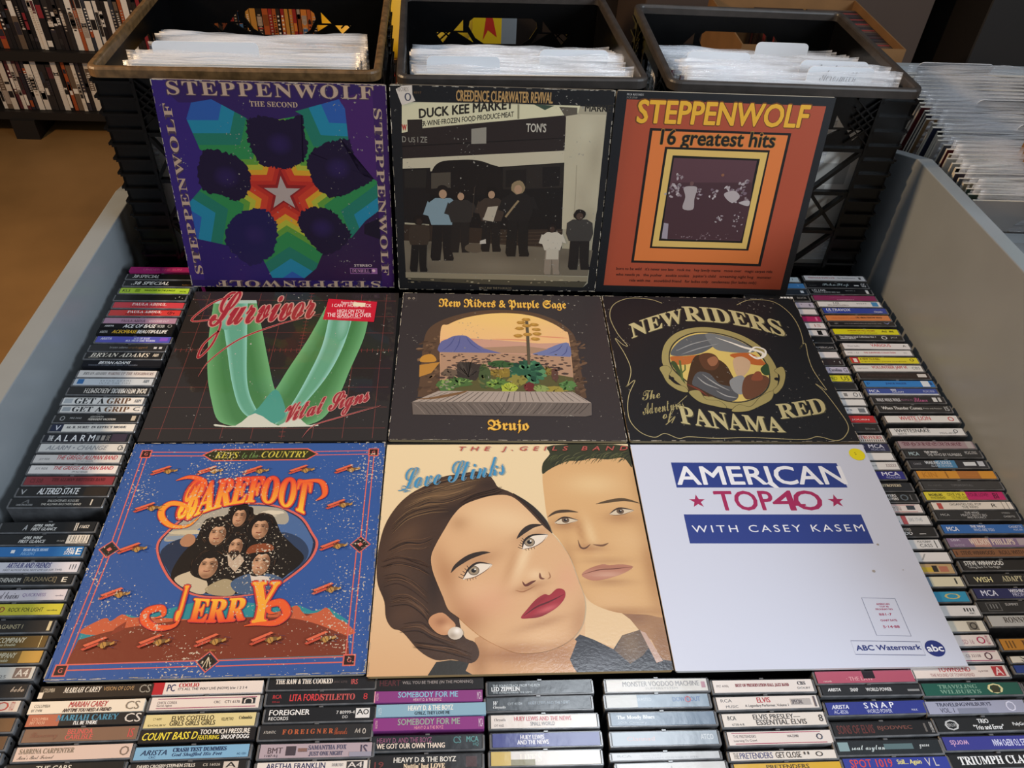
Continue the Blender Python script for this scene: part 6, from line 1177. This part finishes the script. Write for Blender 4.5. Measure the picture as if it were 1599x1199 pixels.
# ------------------------------------------------------------------ milk crates
def crate(W, D, H, loc, yaw, tilt, label):
    o = empty('milk_crate', loc, (-tilt, 0, yaw))
    tag(o, label, 'crate', 'black milk crates at the back of the bin')
    t = .004
    def wall(name, w, fn, handle):
        """fn(a, d, z): a along the wall, d depth inwards"""
        m = MB(); ban = .088; post = .052
        top = H - .010; bot = top - ban
        hole = []
        if handle:
            hw, hb, ht = .062, bot + .012, top - .030
            hole = [[(-hw * .55, hb), (hw * .55, hb), (hw * .80, hb + .010), (hw, ht - .016), (hw * .97, ht - .006), (hw * .85, ht), (-hw * .85, ht), (-hw * .97, ht - .006), (-hw, ht - .016), (-hw * .80, hb + .010)]]
            for s in (-1, 1):
                hole.append([(s * (hw + .010), ht - .004), (s * (hw + .010), ht - .024), (s * (hw + .028), ht - .024)])
                hole.append([(s * (hw + .002), hb + .020), (s * (hw + .022), hb + .020), (s * (hw - .010), hb + .001)])
                hole.append([(s * (hw + .032), hb + .020), (s * (hw + .062), hb + .020), (s * (hw + .047), hb + .001)])
        else:
            pass
        F = lambda a, z, d: fn(a, d, z)
        m.plate([[(-w / 2, bot), (w / 2, bot), (w / 2, top), (-w / 2, top)]] + hole, F, t)
        for s in (-1, 1):
            x0, x1 = (s * w / 2, s * (w / 2 - post))
            m.plate([[(min(x0, x1), .0), (max(x0, x1), 0), (max(x0, x1), bot), (min(x0, x1), bot)]], F, t)
            z = .012
            while z < top - .01:
                a0, a1 = min(x0, x1), max(x0, x1)
                P = [fn(a, d, zz) for a in (a0, a1 + (0 if s > 0 else 0)) for d in (-.006, .001) for zz in (z, z + .0035)]
                m.add(P, [(0, 1, 3, 2), (4, 6, 7, 5), (0, 4, 5, 1), (2, 3, 7, 6), (0, 2, 6, 4), (1, 5, 7, 3)], hx('ffffff')); z += .0232
            m.plate([[(x1 - .0025, 0), (x1 + .0025, 0), (x1 + .0025, top), (x1 - .0025, top)]], lambda a, z_, d: fn(a, d - .006, z_), .006)
        iw = w / 2 - post
        def bar(p, q, wd=.0055, dp=.009):
            a = Vector((p[0], p[1])); b2 = Vector((q[0], q[1])); dr = (b2 - a).normalized(); nn = Vector((-dr.y, dr.x)) * wd / 2
            P = [fn(v.x, d, v.y) for v in (a + nn, a - nn, b2 - nn, b2 + nn) for d in (-.005, -.005 + dp)]
            m.add(P, [(0, 2, 4, 6), (1, 7, 5, 3), (0, 1, 3, 2), (2, 3, 5, 4), (4, 5, 7, 6), (6, 7, 1, 0)], hx('ffffff'))
        rails = [.006, .075, .144, .213, bot + .002]
        for z in rails: bar((-iw, z), (iw, z), .006)
        n = max(2, round(2 * iw / .105)); cw = 2 * iw / n
        for k in range(n):
            xa = -iw + k * cw
            for (za, zb) in ((rails[0], rails[2]), (rails[2], rails[4])):
                bar((xa, za), (xa + cw, zb)); bar((xa + cw, za), (xa, zb))
                mz = (za + zb) / 2; bar((xa, mz), (xa + cw / 2, zb)); bar((xa + cw, mz), (xa + cw / 2, za))
        # small diamond mesh beside the handle
        for s in (-1, 1):
            x0 = s * (iw - .002)
            for k in range(5):
                z0 = bot + .012 + k * .013
                if z0 + .03 < top: bar((x0, z0), (x0 - s * .034, z0 + .03), .002, .004); bar((x0 - s * .034, z0), (x0, z0 + .03), .002, .004)
        return m.build(name, M['crate'], o, fix=False)
    wall('front_wall', W, lambda a, d, z: (a, d, z), True)
    wall('back_wall', W, lambda a, d, z: (-a, D - d, z), True)
    wall('side_wall', D, lambda a, d, z: (-W / 2 + d, -a + D / 2, z), True)
    wall('side_wall', D, lambda a, d, z: (W / 2 - d, a + D / 2, z), True)
    b = MB()
    for k in range(9): y = .01 + (D - .02) * k / 8; b.box(-W / 2 + .003, y - .006, 0, W / 2 - .003, y + .006, .006)
    for k in range(9): x = -W / 2 + .01 + (W - .02) * k / 8; b.box(x - .006, .003, .001, x + .006, D - .003, .005)
    b.build('base', M['crate'], o)
    # rolled rim with rounded corners
    P = []; r = .018; e = .006
    for cx, cy, a0 in ((W / 2 - r + e, D - r + e, 0), (-W / 2 + r - e, D - r + e, 90), (-W / 2 + r - e, r - e, 180), (W / 2 - r + e, r - e, 270)):
        for k in range(7):
            a = math.radians(a0 + 15 * k); P.append((cx + r * math.cos(a), cy + r * math.sin(a)))
    m = MB(); n = len(P); prof = [(.0, -.014), (.0005, -.003), (-.001, -.0005), (-.003, 0), (-.0075, 0), (-.0098, -.0015), (-.0105, -.004), (-.0105, -.014)]
    V = []
    for i, (x, y) in enumerate(P):
        ax, ay = P[i - 1]; bx, by = P[(i + 1) % n]; tx, ty = bx - ax, by - ay; L_ = math.hypot(tx, ty); nx, ny = ty / L_, -tx / L_
        for off, z in prof: V.append((x + nx * off, y + ny * off, H + z))
    k = len(prof)
    m.add(V, [(i * k + j, ((i + 1) % n) * k + j, ((i + 1) % n) * k + j + 1, i * k + j + 1) for i in range(n) for j in range(k - 1)], hx('ffffff'))
    m.build('rim', M['rim_lamp_tint' if label.startswith('left') else 'rim'], o, fix=True)
    return o
CR = [crate(.386, .395, .382, (-.3130, 1.1045, -.0742), .030, .035, 'left black milk crate with a worn lamplight-tinted rim, behind the purple star sleeve'),
      crate(.347, .385, .382, (.0885, 1.1045, -.0742), .040, .035, 'middle black milk crate behind the shop photograph sleeve'),
      crate(.364, .350, .382, (.4830, 1.1045, -.0742), -.015, .035, 'right black milk crate behind the rust orange sleeve, scribbled tabs inside')]

# ------------------------------------------------------------------ filed records in clear outer sleeves
rr = random.Random(21)
def film_mesh(w, h0, h1, seed, t=.0035):
    q = random.Random(seed); nx, nz = 26, 5; V = []; ph = q.uniform(0, 6)
    for side in (-1, 1):
        for j in range(nz + 1):
            z = h0 + (h1 - h0) * j / nz
            for i in range(nx + 1):
                x = -w / 2 + w * i / nx; k = j / nz
                wav = (.0012 * math.sin(x * 31 + ph) + .0008 * math.sin(x * 67 + ph * 2)) * k
                V.append((x, side * t / 2 * (1 - .75 * k * (j == nz)) + wav + (.0014 * k * k) * math.sin(ph), z + (.0025 * math.sin(x * 23 + ph * 3) + .0012 * math.sin(x * 71 + ph)) * (j == nz)))
    n = (nx + 1) * (nz + 1); F = []
    for s in (0, n):
        for j in range(nz):
            for i in range(nx): a = s + j * (nx + 1) + i; F.append((a, a + 1, a + nx + 2, a + nx + 1))
    w_ = nx + 1
    for j in range(nz):                               # heat-sealed sides, folded foot, closed mouth
        for i in (0, nx): a = j * w_ + i; F.append((a, a + w_, n + a + w_, n + a))
    for i in range(nx): F.append((i, i + 1, n + i + 1, n + i)); a = nz * w_ + i; F.append((a, a + 1, n + a + 1, n + a))
    m = MB(); m.add(V, F, hx('ffffff')); return m
films = [film_mesh(.322, .02, .326 + .005 * (k % 3), k).mesh('clear_sleeve', [M['film']], True) for k in range(7)]
JC = ['d8d4cc', '6a6c70', '26262a', 'b8a890', '3a3f58', '7a3034', 'e4e0d8', '8c8478', '4a5a4c', 'c8c4c0', '1e1e22', '9a7a54', '5c5058']
_jm = {}
def jacket(col, t):
    k = (col, t)
    if k not in _jm:
        m = MB(); m.box(-.1575, -t / 2, 0, .1575, t / 2, .315, 'cfc8ba'); m.box(-.157, -t / 2 - .0002, .002, .157, t / 2 + .0002, .3146, col)
        q = random.Random(col)
        for _ in range(7):
            x0 = q.uniform(-.15, .08); z0 = q.uniform(.02, .24); m.box(x0, -t / 2 - .0003 - _ * .00001, z0, min(.154, x0 + q.uniform(.04, .13)), -t / 2, min(.31, z0 + q.uniform(.02, .08)), mix(col, q.choice(['ece8e0', '1a1a1c', 'a89880', '5a5048', 'd8d0c4']), q.uniform(.3, .8)))
        _jm[k] = m.mesh('record_jacket', [M['print']])
    return _jm[k]
def record(loc, rot, label, group, fx=0, col=None):
    o = link('filed_record', jacket(col or rr.choice(JC), rr.choice((.003, .0036, .0042)))); o.location = loc; o.rotation_euler = rot
    tag(o, label, 'record', group)
    f = link('clear_sleeve', rr.choice(films), o); f.location = (fx, 0, 0)
    return o
def divider(loc, rot, w, tabx, tabw, h, label, group, scrib=None):
    m = MB(); r = .008
    def rr_(x0, x1, z0, z1):
        P = [(x0, z0), (x1, z0)]
        for cx, a0 in ((x1 - r, 0), (x0 + r, 90)):
            for k in range(5): a = math.radians(a0 + 22.5 * k); P.append((cx + r * math.cos(a), z1 - r + r * math.sin(a)))
        return P
    m.plate([[(-w / 2, .02), (w / 2, .02), (w / 2, h), (-w / 2, h)]], lambda a, z, d: (a, d, z), .0008)
    o = m.build('divider_card', M['card_tab']); o.location = loc; o.rotation_euler = rot
    tag(o, label, 'divider card', group)
    m = MB(); m.plate([rr_(tabx - tabw / 2, tabx + tabw / 2, h - .004, h + .022)], lambda a, z, d: (a, d - .0001, z), .001)
    if scrib:
        vs, fs = fit(scrib, tabx - tabw * .30, h + .001, tabx + tabw * .25, h + .017, 'C', -.01, 3)
        m.add([(x, -.0004, z) for x, z in vs], fs, hx('2a2c34'), 1)
    m.build('tab', [M['card_tab'], M['print']], o)
    return o
def fill(cr, W, ys, name, zoff, divs):
    base = cr.matrix_basis.copy() if False else Matrix.Translation(cr.location) @ cr.rotation_euler.to_matrix().to_4x4()
    n = 0
    for y in ys:
        n += 1
        p = base @ Vector((rr.uniform(-.002, .002) + zoff[1], y, .0590 - .19 * y + rr.uniform(-.004, .004)))
        o = record(p, (cr.rotation_euler[0] - zoff[0], 0, cr.rotation_euler[2] + rr.uniform(-.006, .006)), 'clear-sleeved record, %s from the front in the %s crate' % (ordinal(n), name), 'records filed in the %s crate' % name, 0, 'dcd8d0' if n == 1 else None)
    for k, (y, tx, tw, h, sc) in enumerate(divs):
        p = base @ Vector((zoff[1], y, .0590 - .19 * y))
        lab = ('white divider card tab lettered in pen, ' if sc else 'blank white divider card tab, ') + '%s from the front in the %s crate' % (ordinal(k + 1), name)
        divider(p, (cr.rotation_euler[0] - zoff[0], 0, cr.rotation_euler[2]), .305, tx, tw, h, lab, 'divider cards in the crates', sc)
bpy.context.view_layer.update()
fill(CR[0], .378, [.026 + .0190 * k for k in range(11)], 'left', (.02, .004), [(.0735, -.060, .150, .322, None)])
fill(CR[1], .343, [.022 + .0200 * k for k in range(12)], 'middle', (.02, 0), [(.032, -.085, .105, .320, None), (.092, .085, .105, .322, None)])
fill(CR[2], .360, [.022 + .0180 * k for k in range(15)], 'right', (.02, 0), [(.031, .075, .100, .320, 'Aerosmith'), (.067, .078, .105, .323, 'Pantera'), (.121, -.085, .10, .322, None), (.229, .052, .09, .325, None)])

# the neighbouring bin of records at the right, its records leaning back
t = empty('record_browser', (1.15, 1.2, FZ)); tag(t, 'second grey bin of filed records beyond the right panel', 'display bin')
b = MB(); b.box(.726, .960, -.785, 1.6, .985, .148); b.xf(Matrix.Translation((-1.15, -1.2, -FZ))).build('front_board', M['bin'], t)
b = MB(); b.box(.726, .985, -.20, 1.6, 1.75, -.17); b.xf(Matrix.Translation((-1.15, -1.2, -FZ))).build('bottom_board', M['bin_dark'], t)
b = MB(); b.box(1.6, .960, -.785, 1.625, 1.75, .20); b.xf(Matrix.Translation((-1.15, -1.2, -FZ))).build('side_panel', M['bin'], t)
b = MB(); b.box(.726, 1.73, -.785, 1.6, 1.75, .10); b.xf(Matrix.Translation((-1.15, -1.2, -FZ))).build('back_board', M['bin'], t)
NREC = 30
def browse(k):
    f = k / (NREC - 1); lean = .03 - .33 * f; zt = .205 + .058 * f ** .8; yt = 1.003 + .0106 * k
    return yt - .328 * math.sin(lean), zt - .328 * math.cos(lean), lean
for k in range(NREC):
    yb, zb, lean = browse(k)
    record((.894 + rr.uniform(-.003, .008), yb, zb), (-lean, 0, rr.uniform(-.004, .004)), 'clear-sleeved record, %s from the front in the right-hand bin' % ordinal(k + 1), 'records leaning in the right-hand bin', .010)
nd = 0
for k, tx, sc in ((4.5, .09, None), (10.5, .05, None), (13.5, .03, 'Alpha Me'), (19.5, -.01, None), (29.4, -.07, None)):
    nd += 1; yb, zb, lean = browse(k)
    divider((.90, yb, zb), (-lean, 0, 0), .30, tx, .13, .312, 'white divider card tab%s, %s from the front in the right-hand bin' % (' lettered in black' if sc else '', ordinal(nd)), 'divider cards in the right-hand bin', sc)
b = MB()
b.box(.726, .9852, -.17, 1.6, 1.72, -.1260); b.xf(Matrix.Translation((-1.15, -1.2, -FZ))).build('riser', M['bin_dark'], t)

# ------------------------------------------------------------------ behind the bin: film shelf, yellow stool, boxes
SY = 3.05
sh_o = empty('media_shelf', (-1.0, SY + .1, FZ)); tag(sh_o, 'black low shelf unit of film cases along the back wall', 'shelf')
def sp(name, x0, y0, z0, x1, y1, z1):
    b = MB(); b.box(x0, y0, z0, x1, y1, z1); b.xf(Matrix.Translation((1.0, -SY - .1, -FZ))).build(name, M['blackwood'], sh_o)
SX0, SX1 = -2.10, -.10
ZL1, ZL2 = -.683, -.450
sp('shelf_board', SX0, SY - .02, ZL1 - .03, SX1, SY + .2, ZL1); sp('shelf_board', SX0, SY - .02, ZL2 - .035, SX1, SY + .2, ZL2); sp('shelf_board', SX0, SY - .02, -.215, SX1, SY + .2, -.19)
sp('back_panel', SX0, SY + .2, FZ, SX1, SY + .215, -.19)
for x in (-1.74, -.2): sp('foot', x, SY - .03, FZ, x + .09, SY + .2, ZL1 - .03)
dc = ['e8e0d4', '2a2422', '1c1a1c', '8c2830', 'e4d8c8', '30343e', 'e0d6ca', '241e20', 'ddd2c6', '201c1e', 'd8ccbc', '5a2a30', '302c34', '181618', '2e2a2a', '1c181a', '181618', '3a363c', '6a5848', 'a85028']
oc = ['c8702c', '8a4a22', 'd8863a', 'a02c28', '2a2220', 'c89040', '3a6a9c', '1c1a18', 'b85a2c', '6a3420']
def dvd(x, w, z, shelf, n, cols, cut):
    h = .19 - rr.choice((0, 0, 0, .002, .012)); c = rr.choice(cols); m = MB()
    m.box(-w / 2, 0, 0, w / 2, .135, h, '1c1a1c')
    m.box(-w / 2 + .0006, -.0012, .001, w / 2 - .0006, 0, h - .001, c)
    for k in range(rr.choice((1, 2, 2, 3))):
        a = rr.uniform(.05, .8); bb = min(.97, a + rr.uniform(.05, .3)); m.box(-w / 2 + .002, -.0014, a * h, w / 2 - .002, -.0012, bb * h, rr.choice(cols + ['f0e8dc', 'a8988a']))
    if rr.random() < .6:
        t = rr.choice(['A KNIGHT', 'THE LAST', 'SILENCE', 'OCEAN', 'BLACK', 'ROAD HOME', 'NIGHT', 'DRAGON']); t = 'l' * rr.randint(6, 12) if True else t
        vs, fs = fit(t, .04, -w * .22, .12, w * .22, 'b', 0, 1); m.add([(-v, -.0016, h - u) for u, v in vs], fs, hx(rr.choice(['f0e8dc', '1c1a1c', 'b8a898'])))
    o = m.build('film_case', M['print']); o.location = (x, SY + rr.uniform(0, .008), z + .0004)
    tag(o, 'film case on the %s shelf, %s from the left end' % (shelf, ordinal(n)), 'film case', 'film cases on the %s shelf' % shelf)
for z, shelf in ((ZL1, 'lower'), (ZL2, 'upper')):
    n = 0
    for xa, xb, cols in ((-1.76 if z == ZL1 else -1.80, -1.02, dc), (-.90, -.16, oc)):
        x = xa
        while x < xb:
            w = rr.choice((.0145, .0145, .015, .022)); n += 1
            dvd(x + w / 2, w - .0006, z, shelf, n, cols, 0); x += w
# yellow drum stool beyond the crates
st = empty('stool', (-.185, 2.30, FZ)); tag(st, 'yellow plastic drum stool seen between the left and middle crates', 'stool')
m = MB(); prof = [(.0, .235), (.19, .235), (.2, .228), (.203, .06), (.212, .055), (.212, .012), (.205, .004), (.19, 0), (.0, 0)]
n = 40; V = [(r * math.cos(2 * math.pi * k / n), r * math.sin(2 * math.pi * k / n), z) for r, z in prof for k in range(n)]
m.add(V, [(i * n + k, i * n + (k + 1) % n, (i + 1) * n + (k + 1) % n, (i + 1) * n + k) for i in range(len(prof) - 1) for k in range(n)], hx('ffffff'))
q = m.build('drum_seat', M['yellow'], st, True, True); q.location = (0, 0, .722)
for k in range(4):
    a = math.pi / 4 + k * math.pi / 2; m = MB(); m.tube([(.13 * math.cos(a), .13 * math.sin(a), .724), (.18 * math.cos(a), .18 * math.sin(a), 0)], .012, 10); m.build('leg', M['metal'], st)
# flyer stand behind the middle crate
fs_ = empty('display_stand', (.06, 2.45, FZ)); tag(fs_, 'grey display stand with a yellow flyer behind the middle crate', 'display stand')
b = MB(); b.box(-.07, 0, 0, .10, .16, .79, ch=.004); b.build('stand_body', M['bin'], fs_)
b = MB(); b.box(-.055, -.003, .625, .055, 0, .775, 'e0b81c'); b.face([(.01, -.0035, .76), (.03, -.0035, .71), (.042, -.0035, .66), (.015, -.0035, .68), (.0, -.0035, .65), (.008, -.0035, .71)], hx('c03020'))
b.build('flyer', M['print'], fs_)['label'] = 'yellow flyer with a red splash'
b = MB(); b.box(-.06, -.003, .53, .08, 0, .605, 'd4d4d6'); vs, f2 = fit('record sale', -.05, .57, .07, .595, 'b', 0, 1); b.add([(x, -.0034, z) for x, z in vs], [t for t in f2], hx('3a3a3c')); b.build('notice', M['print'], fs_)
# tall dark cabinet
cb = empty('cabinet', (1.45, 2.75, FZ)); tag(cb, 'tall dark brown cabinet side behind the right crate', 'cabinet')
b = MB(); b.box(-.85, 0, .10, .12, .5, 1.9, ch=.003); b.build('body', material('dark_brown_board', '4a3b32', rough=.7), cb)
b = MB(); b.box(-.85, .02, 0, .12, .48, .10); b.build('plinth', M['blackwood'], cb)
b = MB(); b.box(-.352, -.004, .10, -.346, 0, 1.9); b.build('seam_strip', M['blackwood'], cb)
cb = empty('cabinet', (2.22, 2.60, FZ)); tag(cb, 'black cabinet in the top right corner beside the brown one', 'cabinet')
b = MB(); b.box(-.55, 0, 0, .8, .4, 1.9, ch=.004); b.build('body', M['blackwood'], cb)
b = MB(); b.box(-.50, -.012, .05, .75, 0, .56, ch=.004); b.build('lower_door', material('charcoal_door', '3c4044', rough=.6), cb)

def carton(name, loc, rot, w, d, h, label, fn=None, t=.004):
    o = empty(name, loc, rot); tag(o, label, 'cardboard box')
    for nm, q in (('side', (-w / 2, -d / 2, 0, w / 2, -d / 2 + t, h)), ('side', (-w / 2, d / 2 - t, 0, w / 2, d / 2, h)), ('side', (-w / 2, -d / 2 + t, 0, -w / 2 + t, d / 2 - t, h)), ('side', (w / 2 - t, -d / 2 + t, 0, w / 2, d / 2 - t, h)), ('bottom', (-w / 2 + t, -d / 2 + t, 0, w / 2 - t, d / 2 - t, t))):
        b = MB(); b.box(*q); b.build(nm, M['kraft'], o)
    return o
tb = empty('back_table', (.95, 2.15, FZ)); tag(tb, 'low dark table behind the right crate, carrying the cardboard box of discs', 'table')
b = MB(); b.box(-.40, -.28, .55, .40, .28, .575); b.build('table_top', M['blackwood'], tb)
for x in (-.36, .36):
    for y in (-.25, .25): b = MB(); b.box(x - .02, y - .02, 0, x + .02, y + .02, .55); b.build('leg', M['blackwood'], tb)
cartn = carton('cardboard_box', (.90, 2.17, FZ + .5752), (0, 0, .0), .42, .36, .255, 'brown cardboard box of dark disc cases behind the right crate')
for row in (0, 1):
    for k in range(28):
        m = MB(); c = rr.choice(['1c1a1c', '2a2422', '3a2420', '6a2428', '4a3a30', '201c24']); m.box(-.071, 0, 0, .071, .0104, .125, c, ch=.0006); m.box(-.069, .001, .125, .069, .0094, .1255, rr.choice(['8a3a38', '2a2628', '5a4a40', '3a3436']))
        o = m.build('disc_case', M['print']); o.location = (1.032 - .150 * row, 2.000 + k * .0114, FZ + .5752 + .112); o.rotation_euler = (0, 0, .0)
        tag(o, 'dark disc case, %s from the front in the %s row of the cardboard box' % (ordinal(k + 1), ('right', 'left')[row]), 'disc case', 'disc cases in the cardboard box')
b = MB(); b.box(-.200, -.170, 0.0041, .200, .170, .1116); q = b.build('packing_board', M['kraft'], cartn)
gb = carton('cardboard_box', (1.015, .955, .2160), (0, 0, -.10), .36, .25, .22, 'cardboard box with a green hexagon at the right edge, resting on the record bin')
b = MB(); b.add([(-.1803, .015 + .062 * math.cos(a), .085 + .062 * math.sin(a)) for a in [math.pi / 3 * k + .2 for k in range(6)]], [(0, 1, 2, 3, 4, 5)], hx('3c7a2c')); b.build('printed_hexagon', M['print'], gb)['label'] = 'green hexagon printed on the side'
